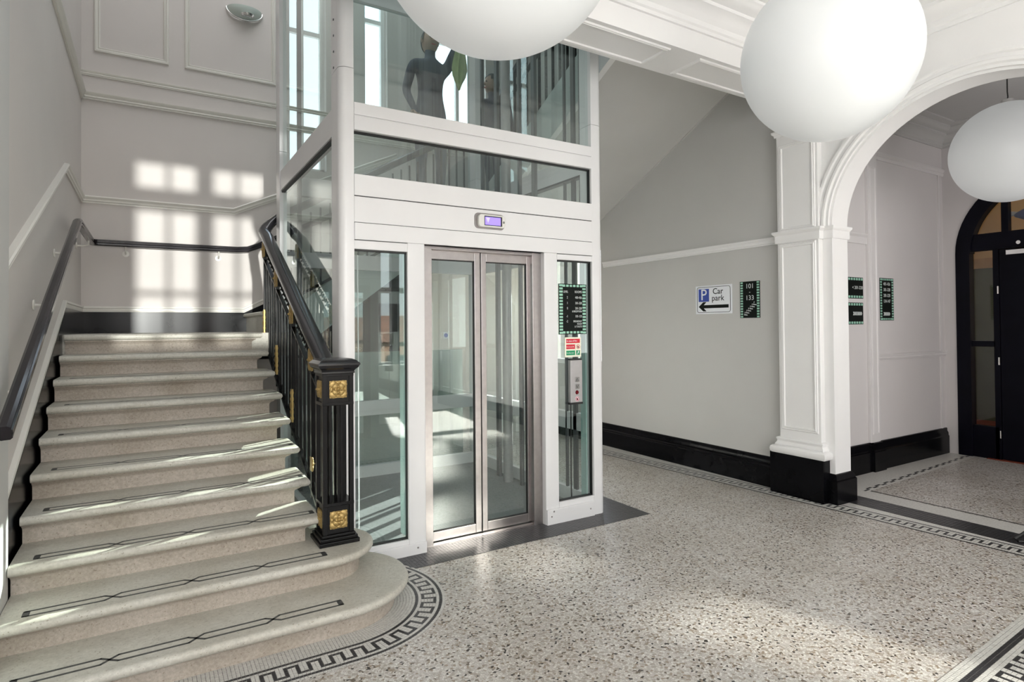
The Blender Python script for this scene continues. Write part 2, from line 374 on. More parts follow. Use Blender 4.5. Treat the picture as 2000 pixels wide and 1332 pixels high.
# ------------------------------------------------------------------ right wall: baseboard, rail, pilaster
BB = [(0, 0), (.035, 0), (.035, .17), (.028, .178), (.028, .19), (.016, .20), (.020, .215), (.012, .235), (.012, .262), (0, .268)]
MB().hsweep([(XW, YB), (XW, 3.2)], [(a, b) for a, b in BB]).build('baseboard_right', SKIRT, smooth=30, **K)
RAIL = [(0, -.032), (.012, -.032), (.012, -.022), (.02, -.018), (.02, .006), (.026, .012), (.032, .022), (.032, .032), (0, .034)]
MB().hsweep([(XW, 5.60), (XW, 3.2)], [(a, b) for a, b in RAIL], 2.185).build('trim_1', WHITE, smooth=30, **K)

pil = thing('pilaster', 'tall white panelled pilaster with black plinth beside the arch', 'pilaster', (4.69, 3.0, 0)); pil['kind'] = 'structure'
PY0, PY1, PX = 2.825, 3.195, 4.645
MB().box(PX, XW, PY0, PY1, .40, bmz - .02).build('shaft', WHITE, pil, bevel=.004)
MB().box(PX - .04, XW, PY0 - .035, PY1 + .075, 0, .35).build('plinth', SKIRT, pil, bevel=.004, label='black painted plinth block')
pb = [(0, 0), (.05, 0), (.058, .012), (.062, .03), (.058, .05), (.045, .062), (.03, .066), (.03, .075), (.022, .085), (.016, .10), (.020, .112), (.024, .12), (.020, .13), (0, .135)]
pp = [(XW, PY1), (PX, PY1), (PX, PY0), (XW, PY0)]
MB().hsweep([(p[0], p[1]) for p in pp], [(-a if False else a, b) for a, b in pb], .35).build('base_moulding', WHITE, pil, smooth=35)
cap = [(0, -.055), (.012, -.055), (.016, -.045), (.016, .01), (.022, .016), (.034, .03), (.034, .045), (0, .05)]
MB().hsweep(pp, cap, 2.195).build('impost_band', WHITE, pil, smooth=35)
cap2 = [(0, -.03), (.012, -.03), (.014, -.012), (.028, 0), (.030, .018), (0, .02)]
MB().hsweep(pp, cap2, 3.09).build('neck_band', WHITE, pil, smooth=35)
for za, zb in ((.585, 2.10), (2.27, 2.95)):
    fr = MB().mould([(PX, PY1 - .055, za), (PX, PY1 - .055, zb), (PX, PY0 + .055, zb), (PX, PY0 + .055, za)], (-1, 0, 0), [(a, b) for a, b in PAN], closed=True).build('panel_moulding', WHITE, pil, smooth=40)
rel(pil)
# impost round the jamb of the arch
MB().hsweep([(AX0, 2.83), (AX0, AC + AA), (AX1, AC + AA), (AX1, 2.86)], [(a * .8, b) for a, b in cap], 2.195).build('trim_2', WHITE, smooth=35, **K)
JB = [(0, 0), (.032, 0), (.032, .185), (.024, .195), (.024, .205), (.01, .235), (0, .24)]
MB().hsweep([(AX0, 2.80), (AX0, AC + AA), (AX1, AC + AA), (AX1, 3.15)], JB).build('baseboard_jamb', SKIRT, smooth=30, **K)
MB().hsweep([(AX1, AC - AA - .05), (AX1, AC - AA), (AX0, AC - AA), (AX0, -3)], JB).build('baseboard_arch', SKIRT, smooth=30, **K)

# ------------------------------------------------------------------ passage beyond the arch
PYW, PXE, PZ = 3.18, 7.62, 3.62
MB().box(AX1 - .05, PXE + .2, PYW, PYW + .2, 0, PZ + .2).build('wall_passage', PASSW, **K)
MB().box(AX1, PXE + .2, -.9, -.7, 0, PZ + .2).build('wall_passage_far', WALL, **K)
MB().box(AX1, PXE + .2, -.9, PYW + .2, PZ, PZ + .15).build('ceiling_passage', WALLG, **K)
DC, DR = 2.2, .86
hole = [(DC + DR * math.cos(PI * i / 24), 2.20 + DR * math.sin(PI * i / 24)) for i in range(25)]
mb = MB(); vs = []; fs = []
for X in (PXE, PXE + .2):
    for (y, z) in hole: vs.append((X, y, z))
    for (y, z) in hole: vs.append((X, y, PZ))
for i in range(24):
    fs += [(i, i + 1, 26 + i, 25 + i), (50 + i, 75 + i, 76 + i, 51 + i), (i, 50 + i, 51 + i, i + 1)]
mb.add(vs, fs); mb.box(PXE, PXE + .2, DC + DR, PYW, 0, PZ); mb.box(PXE, PXE + .2, -.9, DC - DR, 0, PZ)
mb.build('wall_passage_end', PASSW, **K)
BP = [(0, 0), (.03, 0), (.03, .19), (.022, .20), (.022, .225), (.01, .25), (.01, .275), (0, .28)]
MB().hsweep([(AX1 + .01, PYW - .005), (6.05, PYW - .005), (6.05, PYW - .03), (6.2, PYW - .03), (6.2, PYW - .005), (PXE - .01, PYW - .005)], [(a, b) for a, b in BP]).build('baseboard_passage', SKIRT, smooth=30, **K)
MB().box(6.02, 6.19, PYW - .028, PYW, .28, PZ).build('trim_3', PTRIM, bevel=.003, **K)
frame_mould('trim_4', [(6.05, PYW - .028, .36), (6.16, PYW - .028, .36), (6.16, PYW - .028, 3.0), (6.05, PYW - .028, 3.0)], (0, -1, 0), PTRIM, pr=[(a * .6, b * .5) for a, b in PAN])
MB().hsweep([(AX1, PYW), (6.02, PYW)], cap, 2.28).build('trim_5', PTRIM, smooth=35, **K)
MB().hsweep([(6.19, PYW), (PXE, PYW)], [(0, -.03), (.012, -.028), (.018, -.01), (.012, .0), (.02, .014), (.02, .026), (0, .03)], 1.11).build('trim_6', PTRIM, smooth=35, **K)
MB().hsweep([(5.0, PYW), (PXE, PYW)], [(0, -.04), (.012, -.038), (.018, -.01), (.012, .0), (.03, .02), (.03, .036), (0, .04)], 3.13).build('trim_7', PTRIM, smooth=35, **K)
MB().hsweep([(AX1, PYW), (PXE, PYW), (PXE, -.7)], [(a * .8, b * .8) for a, b in CORN], PZ).build('cornice_passage', WALLG, smooth=35, **K)
MB().box(7.50, 7.53, PYW - .012, PYW, .28, 3.1).build('trim_8', PTRIM, **K)

# arched black entrance with fanlight, sidelights and door
door = thing('arched_door', 'black arched door with fanlight, sidelight and steel closer at passage end', 'door', (PXE, DC, 0))
X0 = PXE + .02; X1 = PXE + .10
mb = MB()
outer = [(DC + (DR - .0) * math.cos(PI * i / 32), 2.20 + DR * math.sin(PI * i / 32)) for i in range(33)]
inner = [(DC + (DR - .14) * math.cos(PI * i / 32), 2.20 + (DR - .14) * math.sin(PI * i / 32)) for i in range(33)]
vs = []; fs = []
for X in (X0 - .03, X1):
    vs += [(X, y, z) for y, z in outer] + [(X, y, z) for y, z in inner]
for i in range(32):
    fs += [(i, i + 1, 34 + i, 33 + i), (66 + i, 99 + i, 100 + i, 67 + i), (33 + i, 34 + i, 100 + i, 99 + i), (i, 66 + i, 67 + i, i + 1)]
mb.add(vs, fs)
for sgn in (1, -1):
    mb.box(X0 - .03, X1, DC + sgn * DR, DC + sgn * (DR - .13), 0, 2.2)
mb.build('frame', DOORB, door)
MB().box(X0 - .01, X1, DC - DR + .1, DC + DR - .1, 2.22, 2.40).build('transom', DOORB, door)
for y in (DC + .42, DC - .42): MB().box(X0, X1, y - .03, y + .03, 2.38, 2.98).build('fanlight_bar', DOORB, door)
for sgn in (1, -1):
    ya, yb = sorted((DC + sgn * .735, DC + sgn * .53))
    MB().box(X0, X1, ya - .03, yb + .03, 0, .34).box(X0, X1, ya - .01, yb + .01, 1.19, 1.25).box(X0, X1, yb if sgn < 0 else ya - .05, yb + .05 if sgn < 0 else ya, 0, 2.25).build('sidelight_frame', DOORB, door)
    MB().box(X0 + .03, X0 + .04, ya, yb, .34, 2.22).build('glass_pane', WGLASS, door)
leaf = MB().box(X0 + .01, X0 + .06, DC - .47, DC + .475, .012, 2.215).build('door_leaf', DOORB, door)
for z in (.27, 1.04, 1.79):
    MB().lathe([(0, z - .04), (.009, z - .04), (.009, z + .04), (0, z + .04)], (X0 - .005, DC + .487, 0), 10).build('hinge', CHROME, leaf)
MB().box(X0 - .05, X0 + .01, DC + .12, DC + .40, 2.15, 2.20).build('door_closer', CHROME, leaf, bevel=.004)
MB().tube([(X0 - .03, DC + .18, 2.2), (X0 - .09, DC + .1, 2.26), (X0 - .0, DC - .1, 2.29)], .008, 8).build('closer_arm', CHROME, leaf)
MB().lathe([(0, 0), (.019, .0), (.019, .01), (.01, .02), (0, .02)], (X0 - .03, DC + .30, 2.27), 14, 'x').build('coat_hook', CHROME, door)
fan = [(DC + (DR - .13) * math.cos(PI * i / 24), 2.20 + (DR - .13) * math.sin(PI * i / 24)) for i in range(25)]
MB().prism([(X0 + .04, y, max(z, 2.3)) for y, z in fan], (.008, 0, 0)).build('fanlight_glass', WGLASS, door)
rel(door)
# room seen beyond the door
MB().box(PXE + .2, PXE + 3.2, -.5, PYW + 1.2, -.12, 0).build('floor_far_room', REDC, **K)
MB().box(PXE + 3.0, PXE + 3.2, -.5, PYW + 1.2, 0, 3.9).box(PXE + .2, PXE + 3.0, PYW + 1.0, PYW + 1.2, 0, 3.9).box(PXE + .2, PXE + 3.0, -.6, -.5, 0, 3.9).box(PXE + .2, PXE + 3.2, -.5, PYW + 1.2, 3.9, 4.0).box(PXE + .02, PXE + .2, PYW, PYW + 1.2, 0, 3.9).build('wall_far_room', TAN, **K)
MB().box(PXE + 2.94, PXE + 3.0, 3.30, 3.42, 0, 2.35).box(PXE + 2.94, PXE + 3.0, 3.30, 4.2, 2.25, 2.40).build('trim_9', TIMBER, **K)
MB().box(PXE + 2.96, PXE + 3.0, 3.42, 4.15, 0, 2.25).build('door_2', paint('dark_olive_door', (.05, .055, .02), .6, .2), **K)
area('far_room_lamp', (PXE + 1.6, 2.4, 3.7), (0, 0, -1), .8, .8, 14, (1, .78, .5))
MB().box(PXE - .02, PXE + .2, DC - .6, DC + .6, 0, .006).build('door_mat', REDC, label='thin dark red mat under the black arched door', category='mat')
# blue hanging model
bo = thing('hanging_ornament', 'blue ornament with a silvery tip seen through the fanlight', 'ornament', (PXE + .35, 2.52, 2.52))
MB().lathe([(0, -.22), (.02, -.2), (.055, -.1), (.075, 0), (.06, .12), (.02, .2), (0, .21)], (PXE + .35, 2.44, 2.60), 14, 'y').build('body', BLUEC, bo, smooth=60)
MB().lathe([(0, -.3), (.012, -.26), (.03, -.18), (0, -.17)], (PXE + .35, 2.86, 2.62), 10, 'y').build('tip', GREYSTEEL, bo, smooth=60)
MB().tube([(PXE + .35, 2.44, 2.66), (PXE + .35, 2.44, 3.88)], .004, 6).build('cord', DARKG, bo)
for o in bo.children:
    pass
rel(bo)

# ------------------------------------------------------------------ back / left wall mouldings
SK = [(0, 0), (.022, 0), (.022, .2), (0, .2)]
CRL = [(0, -.034), (.010, -.034), (.012, -.022), (.022, -.014), (.022, .004), (.03, .012), (.034, .024), (.028, .034), (0, .036)]
xl = -.56
cr_path = [(xl, 3.36, 1.70), (xl, 5.70, 2.70), (xl, YB, 2.70)]
MB().mould(cr_path, (1, 0, 0), [(a, b) for a, b in CRL]).build('trim_10', TRIM, smooth=35, **K)
MB().mould([(xl, YB, 2.70), (.77, YB, 2.70), (2.6, YB, 3.55)], (0, -1, 0), [(a, b) for a, b in CRL]).build('trim_11', TRIM, smooth=35, **K)
ST = [(0, -.03), (.014, -.03), (.018, -.02), (.018, .012), (.026, .018), (.024, .034), (0, .036)]
tz = LZ + .225
MB().mould([(xl, 3.36, .655), (xl, 5.62, tz), (xl, YB, tz)], (1, 0, 0), ST).build('trim_12', TRIM, smooth=35, **K)
MB().mould([(xl, YB, tz), (.87, YB, tz), (2.9, YB, tz + 1.0)], (0, -1, 0), ST).build('trim_13', TRIM, smooth=35, **K)
MB().prism([(xl, 3.34, 0), (xl, 3.34, .635), (xl, 5.62, tz - .02), (xl, YB, tz - .02), (xl, YB, 0)], (.02, 0, 0)).build('baseboard_left', SKIRT, **K)
MB().prism([(xl, YB, LZ - .3), (xl, YB, tz - .02), (.87, YB, tz - .02), (2.9, YB, tz + .98), (2.9, YB, LZ - .3)], (0, -.02, 0)).build('baseboard_back', SKIRT, **K)
PR2 = [(0, -.03), (.014, -.03), (.014, -.018), (.024, -.012), (.018, 0), (.03, .014), (.034, .026), (0, .03)]
MB().hsweep([(xl, 3.4), (xl, YB), (XW, YB)], [(a * 1.2, b * 1.2) for a, b in PR2], 3.70).build('trim_14', TRIM, smooth=35, **K)
MB().hsweep([(xl, YB), (XW, YB)], [(a * .7, b * .8) for a, b in PR2], 3.92).build('trim_15', TRIM, smooth=35, **K)
for i, (xa, xb) in enumerate([(-.46, .17), (.31, 1.2)]):
    frame_mould('trim_%d' % (16 + i), [(xa, YB, 4.14), (xb, YB, 4.14), (xb, YB, 6.6), (xa, YB, 6.6)], (0, -1, 0), TRIM, pr=[(a * 1.6, b * 1.5) for a, b in PAN])

# windows in the back wall
WOOD = WHITE
def window(name, x0, x1, y, z0, z1, cols, rows, depth=.07, kind=True):
    """frame on plane y; rows = list of heights (fractions) of the cross bars"""
    wt = thing(name, 'white', 'window', ((x0 + x1) / 2, y, z0)); wt['kind'] = 'structure'; del wt['category']
    wt['label'] = 'white framed window'
    fw = .045
    MB().box(x0, x0 + fw, y, y + depth, z0, z1).box(x1 - fw, x1, y, y + depth, z0, z1).box(x0, x1, y, y + depth, z0, z0 + fw).box(x0, x1, y, y + depth, z1 - fw, z1).build('frame', WOOD, wt)
    for c in range(1, cols): xx = x0 + (x1 - x0) * c / cols; MB().box(xx - .022, xx + .022, y + .01, y + depth - .01, z0 + fw, z1 - fw).build('mullion', WOOD, wt)
    for q, th in rows: zz = z0 + (z1 - z0) * q; MB().box(x0 + fw, x1 - fw, y + .012, y + depth - .012, zz - th / 2, zz + th / 2).build('crossbar', WOOD, wt)
    MB().box(x0 + fw, x1 - fw, y + depth * .45, y + depth * .52, z0 + fw, z1 - fw).build('glass_pane', WGLASS, wt)
    return rel(wt)
for i, h in enumerate(WB): window('window_%d' % (i + 1), h[0], h[1], YB + .1, h[2], h[3], 1 if h[1] - h[0] < .4 else 2, [(.55, .05)])
w5 = window('window_5', -.86, .42, -3.12, 1.55, 3.48, 4, [(.79, .24), (.30, .05)])
w5 = None
MB().box(-.29, -.13, -3.18, -3.02, 1.55, 3.48).build('mullion_post', WHITE, **K)
window('window_6', 1.05, 2.5, -3.12, 1.0, 3.3, 2, [(.7, .08)])  # extra window added behind the camera to bring in light
window('window_7', 3.48, 4.55, -3.12, .78, 3.0, 1, [(.60, .10)])
MB().box(3.72, 3.86, -3.16, -3.02, .78, 3.0).build('mullion_post', DARKG, **K)
MB().box(3.40, 4.62, -3.02, -2.86, .72, .78).build('windowsill', WHITE, **K)
# window added behind the lift to let sun onto the treads (frame faces X)
mb = MB(); mb.box(XW + .08, XW + .14, 5.66, 5.71, .95, 2.45).box(XW + .08, XW + .14, 6.80, 6.85, .95, 2.45).box(XW + .08, XW + .14, 5.66, 6.85, .95, 1.0).box(XW + .08, XW + .14, 5.66, 6.85, 2.40, 2.45).box(XW + .08, XW + .14, 6.23, 6.28, .95, 2.45)
mb.build('window_8', WHITE, **K)

# low house seen in reflections; tall one added to block low sun
def house(label, x0, x1, ze, zr, n):
    hs = thing('house', label, 'house', ((x0 + x1) / 2, -15.5, -1))
    MB().box(x0, x1, -17, -14, -1, ze).build('wall', FACADE, hs)
    MB().prism([(x0 - .1, -13.7, ze), (x0 - .1, -17.3, ze), (x0 - .1, -15.5, zr)], (x1 - x0 + .2, 0, 0)).build('roof', ROOFT, hs)
    for q in range(n): xq = x0 + (x1 - x0) * (q + .3) / n; MB().box(xq, xq + .7, -14.02, -13.95, ze - 1.4, ze - .5).build('window', DARKG, hs)
    rel(hs)
house('tall brick house with clay roof added to block low sun', .05, 5.2, 2.6, 4.2, 3)
house('low brick house with clay roof seen reflected in the lift glass', 5.6, 14.5, .9, 1.9, 6)

# ------------------------------------------------------------------ staircase
stairs = thing('staircase', 'pale stone staircase with rounded nosings and two bullnosed bottom steps', 'stairs', (.13, 2.76, 0))
NOSE = [(.075, 0), (.075, -.105 + .0), (.060, -.095), (.052, -.080), (.030, -.052), (.030, -.046), (.018, -.044), (.006, -.038), (0, -.026), (0, -.016), (.004, -.005), (.012, 0)]
# profile: (inset, z relative to tread top), starting at tread top inset
def step_mb(xa, path, z0, z1):
    """path: plan polyline of the nosing edge; solid block under it. closing behind."""
    h = z1 - z0
    prof = [(0.075, -h), (.075, -.078), (.070, -.068), (.050, -.056), (.044, -.050), (.044, -.044), (.018, -.043), (.006, -.036), (0, -.026), (0, -.014), (.005, -.004), (.014, 0), (.030, 0), (.045, 0)]
    P = [Vector((p[0], p[1], 0)) for p in path]; n = len(P); mbx = MB()
    fr = []
    Z = Vector((0, 0, 1))
    def lf(i, j): d = (P[j] - P[i]).normalized(); return Z.cross(d)
    for i in range(n):
        a1 = lf(max(i - 1, 0), max(i, 1)); a2 = lf(min(i, n - 2), min(i + 1, n - 1)); b = (a1 + a2).normalized(); b = b / max(.4, b.dot(a1)); fr.append(b)
    rings = [[P[i] + fr[i] * a + Z * (z1 + zz) for a, zz in prof] for i in range(n)]
    m = len(prof); vs = [q for rg in rings for q in rg]; fs = []; rf = []
    for i in range(n - 1):
        for k_ in range(m - 1): (rf if k_ < 6 else fs).append((i * m + k_, (i + 1) * m + k_, (i + 1) * m + k_ + 1, i * m + k_ + 1))
    fs.append(tuple(i * m + m - 1 for i in range(n)))       # top
    fs.append(tuple(i * m for i in range(n - 1, -1, -1)))   # bottom
    fs.append(tuple([n * m - m + k_ for k_ in range(m)] + [m - 1 - k_ for k_ in range(m)]) if True else ())
    mbx.add(vs, fs + rf); mbx.mi = [0] * len(fs) + [1] * len(rf); return mbx
def arc_pts(cx, cy, rr, a0, a1, n): return [(cx + rr * math.cos(a0 + (a1 - a0) * i / n), cy + rr * math.sin(a0 + (a1 - a0) * i / n)) for i in range(n + 1)]
xs = XL
p1 = [(xs, Y1 + .75), (xs, Y1)] + []
def front_path(n):
    y = Y1 + (n - 1) * t; yb = y + t + .09
    if n == 1: return [(xs, y)] + arc_pts(.80, y + .405, .405, -PI / 2, PI / 2, 26) + [(.74, y + .81), (xs, y + .81)]
    if n == 2: return [(xs, y)] + arc_pts(.79, y + .28, .28, -PI / 2, PI / 2 - .0, 22) + [(.72, y + .56), (xs, y + .56)]
    return [(xs, y), (XR + .004, y), (XR + .004, yb), (xs, yb)]
def inlay(n, parent):
    y = Y1 + (n - 1) * t; z = n * r
    ya, yb = y + .082, y + .132; x0, x1 = (-.44, .775) if n > 1 else (-.44, .78)
    yc = (ya + yb) / 2; cells = 4; L = (x1 - x0) / cells; mbx = MB(); wd = .0125; e = .030
    def line(a, b):
        a = Vector((a[0], a[1], 0)); b = Vector((b[0], b[1], 0)); d = (b - a).normalized(); s_ = Vector((-d.y, d.x, 0)) * wd / 2; a = a - d * .003; b = b + d * .003
        mbx.prism([(a + s_) + Vector((0, 0, z - .001)), (a - s_) + Vector((0, 0, z - .001)), (b - s_) + Vector((0, 0, z - .001)), (b + s_) + Vector((0, 0, z - .001))], (0, 0, .0016))
    for c in range(cells):
        a = x0 + c * L; b = a + L; la = a if c == 0 else a + e; lb = b if c == cells - 1 else b - e
        line((la, ya), (lb, ya)); line((la, yb), (lb, yb))
        if c > 0: line((a - .002, yc), (la, ya)); line((a - .002, yc), (la, yb))
        else: line((a, ya), (a, yb)); line((a + .012, ya), (a + .012, yb))
        if c < cells - 1: line((b, yc), (lb, ya)); line((b, yc), (lb, yb))
        else: line((b, ya), (b, yb)); line((b - .012, ya), (b - .012, yb))
    mbx.build('inlay', INLAY, parent)
for n in range(1, 11):
    if n < 10:
        o = step_mb(0, front_path(n), (n - 1) * r - (0 if n == 1 else .0), n * r).build('step', [STONE, STONER], stairs, smooth=40)
        if n > 1:
            yq = Y1 + (n - 1) * t + .09
        inlay(n, o)
    else:
        y = Y1 + 9 * t
        o = step_mb(0, [(xs, y), (XR + .004, y), (XR + .004, y + .3), (xs, y + .3)], 9 * r, LZ).build('step', [STONE, STONER], stairs, smooth=40)
# solid body under the flight and landing slab
mb = MB()
for n in range(1, 10):
    mb.box(xs, XR - .08, Y1 + n * t + .07, Y1 + (n + 1) * t + .12, 0, n * r - .0005)
mb.build('stair_body', STONE, stairs)
MB().box(xs - .02, 1.0, Y1 + 9 * t + .09, YB - .02, LZ - .2, LZ - .001).build('landing', STONE, stairs)
rel(stairs)
# second flight rising to the right along the back wall
st2 = thing('upper_staircase', 'second stone flight climbing right along the back wall behind the lift', 'stairs', (.9, 6.4, LZ))
r2 = .19; NX = 7; t2 = .235
for i in range(NX):
    xa = .86 + i * t2
    pts = [(xa + .03, LZ + i * r2), (xa + .03, LZ + (i + 1) * r2 - .045), (xa, LZ + (i + 1) * r2 - .03), (xa, LZ + (i + 1) * r2 - .008), (xa + .01, LZ + (i + 1) * r2), (xa + t2 + .05, LZ + (i + 1) * r2), (xa + t2 + .05, LZ + i * r2)]
    MB().prism([(x, 5.80, z) for x, z in pts], (0, YB - .02 - 5.80, 0)).build('step', STONE, st2)
xt = .86 + NX * t2; zt = LZ + NX * r2
MB().prism([(.9, 5.78, LZ - .2), (1.15, 5.78, LZ - .2), (xt + .3, 5.78, zt - .28), (xt + .3, 5.78, zt - .02), (xt, 5.78, zt - .02), (.9, 5.78, LZ + .02)], (0, .03, 0)).prism([(1.1, 5.8, LZ - .2), (xt, 5.8, zt - .28), (xt, 5.8, zt - .2), (1.1, 5.8, LZ - .1)], (0, YB - 5.82, 0)).build('string', WHITE, st2)
MB().box(xt, XW - .001, 5.66, YB - .02, zt - .2, zt).build('landing', STONE, st2)
rel(st2)
MB().box(1.04, 2.92, 5.84, 5.88, 0, LZ - .21).build('partition_under_stairs', paint('sage_grey_panel', (.36, .40, .375), .5, .04), **K)
# third flight: soffit seen beside the lift
st3 = thing('third_staircase', 'upper flight with smooth grey sloping soffit beside the lift shaft', 'stairs', (4.0, 5.6, zt))
sz = lambda y: 2.763 + (5.588 - y) * .4886
MB().prism([(3.30, 5.80, sz(5.80)), (3.30, 3.195, sz(3.195)), (3.30, 3.195, sz(3.195) + .12), (3.30, 5.80, sz(5.80) + .12)], (XW - 3.303, 0, 0)).build('soffit', WALLG, st3)
MB().prism([(3.24, 5.80, sz(5.80) - .02), (3.24, 3.195, sz(3.195) - .02), (3.24, 3.195, sz(3.195) + .40), (3.24, 5.80, sz(5.80) + .40)], (.06, 0, 0)).build('string', WHITE, st3)
for i in range(8):
    ya = 5.66 - i * t
    MB().box(3.3, XW - .003, max(3.2, ya - t - .02), ya, sz(ya - t) + .04, sz(ya) + .30).build('step', STONE, st3)
rel(st3)
MB().mould([(XW, 5.55, sz(5.55) - .01), (XW, 3.2, sz(3.2) - .01)], (-1, 0, 0), [(0, 0), (.012, 0), (.012, .035), (0, .04)]).build('trim_18', WALLG, **K)

# ------------------------------------------------------------------ floor mosaics
def mosaic(name, pathf, L, rows, pitch, blackf, whitef=lambda i, k: True, gap=.0022, jitter=.0006, base=True, length_scale=1.0, parent=None):
    """pathf(s)->(x,y,nx,ny): base line and outward normal; rows: number of rows outward"""
    mbx = MB(); ncol = int(L / pitch)
    for k in range(rows):
        for i in range(ncol):
            if not whitef(i, k) and not blackf(i, k): continue
            mbx.m = 1 if blackf(i, k) else 0
            s0, s1 = i * pitch, (i + 1) * pitch; d0, d1 = k * pitch + gap / 2, (k + 1) * pitch - gap / 2
            off = (pitch * .5 if (k < 6 and not blackf(i, k) and k % 2) else 0) * 0
            q = []
            for s_, d_ in ((s0, d0), (s1, d0), (s1, d1), (s0, d1)):
                ss = s_ + (gap / 2 if s_ == s0 else -gap / 2) + off
                x, y, nx, ny = pathf(min(max(ss, 0), L)); q.append((x + nx * d_ + random.uniform(-jitter, jitter), y + ny * d_ + random.uniform(-jitter, jitter)))
            mbx.add([(a, b, .0005) for a, b in q] + [(a, b, .0026) for a, b in q], [(4, 5, 6, 7), (0, 1, 5, 4), (1, 2, 6, 5), (2, 3, 7, 6), (3, 0, 4, 7)])
    o = mbx.build(name, [MARBLE, DARKT]); o['kind'] = 'stuff'
    return o
def ribbon(name, pathf, L, d0, d1, mat, n=80, z=.0012):
    vs = []; fs = []
    for i in range(n + 1):
        x, y, nx, ny = pathf(L * i / n); vs += [(x + nx * d0, y + ny * d0, z), (x + nx * d1, y + ny * d1, z)]
    for i in range(n): fs.append((2 * i, 2 * i + 1, 2 * i + 3, 2 * i + 2))
    return MB().add(vs, fs).build(name, mat, **K)
def key(i, k, k0, per=6):
    k = k - k0
    if k < 0 or k > 4: return False
    c = i % per
    return (k == 0 and c <= 3) or (k == 4 and (c >= 3 or c == 0)) or c == 0 or c == 3
PT = .0158
ybase = Y1 + .075; r0 = .405 - .075; cx0, cy0 = .80, Y1 + .405
def step_path(s):
    L1 = cx0 - (-.56)
    if s <= L1: return (-.56 + s, ybase, 0, -1)
    a = -PI / 2 + (s - L1) / (r0 + .13)
    return (cx0 + r0 * math.cos(a), cy0 + r0 * math.sin(a), math.cos(a), math.sin(a))
LS = (cx0 + .56) + (r0 + .13) * (PI * .5 + .95)
def stb(i, k): return k in (7,) or k == 15 or key(i, k, 9)
mosaic('mosaic_border', step_path, LS, 17, PT, stb)['label'] = 'black and white key pattern mosaic curving round the bottom step'
ribbon('floor_border_bed', step_path, LS, 0, 17 * PT, GROUT)
# border along the right wall
A0 = Vector((4.33, 5.62)); A1 = Vector((4.66, .9)); dA = (A1 - A0).normalized(); LA = (A1 - A0).length
def pr_(s): p = A0 + dA * s; return (p.x, p.y, -dA.y, dA.x)
PR_ = .0165
mosaic('mosaic_border', pr_, LA, 12, PR_, lambda i, k: k in (0, 10) or key(i, k, 3))['label'] = 'thin key pattern mosaic border along the right wall'
ribbon('floor_border_bed', pr_, LA, 0, 12 * PR_, GROUT)
ribbon('floor_border_margin', pr_, LA, 12 * PR_, .36, MARBLE, z=.0009)
# front border
B0 = Vector((4.60, 1.262)); B1 = Vector((1.6, 1.135)); dB = (B1 - B0).normalized(); LB = (B1 - B0).length
def pb_(s): p = B0 + dB * s; return (p.x, p.y, -dB.y, dB.x)
mosaic('mosaic_border', pb_, LB, 17, .0165, lambda i, k: k in (3, 4, 15, 16) or key(i, k, 7, 6), jitter=.0004)['label'] = 'wide key pattern mosaic across the floor in front of the camera'
ribbon('floor_border_bed', pb_, LB, 0, 17 * .0165, GROUT)
# pale strip between border and baseboard
MB().add([(4.52, 5.65, .0012), (4.69, 5.65, .0012), (4.69, 1.0, .0012), (4.80, 1.0, .0012)][:0], [])
# dark tile apron round the lift
def tiles(name, rects, pitch, mat, grout, label, z=.003, skip=None):
    mbx = MB(); g = .0018
    for (x0, x1, y0, y1) in rects:
        nx = int(round((x1 - x0) / pitch)); ny = int(round((y1 - y0) / pitch))
        for i in range(nx):
            for j in range(ny):
                xa = x0 + (x1 - x0) * i / nx + g / 2; xb = x0 + (x1 - x0) * (i + 1) / nx - g / 2; ya = y0 + (y1 - y0) * j / ny + g / 2; yb = y0 + (y1 - y0) * (j + 1) / ny - g / 2
                if skip and skip((xa + xb) / 2, (ya + yb) / 2): continue
                h = z + random.uniform(-.0003, .0003)
                mbx.add([(xa, ya, .001), (xb, ya, .001), (xb, yb, .001), (xa, yb, .001), (xa, ya, h), (xb, ya, h), (xb, yb, h), (xa, yb, h)], [(4, 5, 6, 7), (0, 1, 5, 4), (1, 2, 6, 5), (2, 3, 7, 6), (3, 0, 4, 7)])
    o = mbx.build(name, mat); o['kind'] = 'stuff'; o['label'] = label
    mg = MB()
    for (x0, x1, y0, y1) in rects:
        nx = 40; 
        for i in range(nx):
            xa = x0 + (x1 - x0) * i / nx; xb = x0 + (x1 - x0) * (i + 1) / nx
            ny = max(1, int((y1 - y0) / .05))
            for j in range(ny):
                ya = y0 + (y1 - y0) * j / ny; yb = y0 + (y1 - y0) * (j + 1) / ny
                if skip and skip((xa + xb) / 2, (ya + yb) / 2): continue
                mg.add([(xa, ya, .0014), (xb, ya, .0014), (xb, yb, .0014), (xa, yb, .0014)], [(0, 1, 2, 3)])
    mg.build('floor_tile_bed', grout, **K)
    return o
ro = r0 + 17 * PT
tiles('dark_floor_tiles', [(1.02, 3.28, 3.37, 3.70), (3.02, 3.28, 3.70, 3.96)], .0225, DARKT, GROUTD, 'strip of small dark mosaic tiles in front of the lift', skip=lambda x, y: (x - cx0) ** 2 + (y - cy0) ** 2 < ro ** 2)
tiles('dark_floor_tiles', [(4.83, 5.08, .90, 2.78)], .025, DARKT, GROUTD, 'dark tile threshold strip under the white arch')
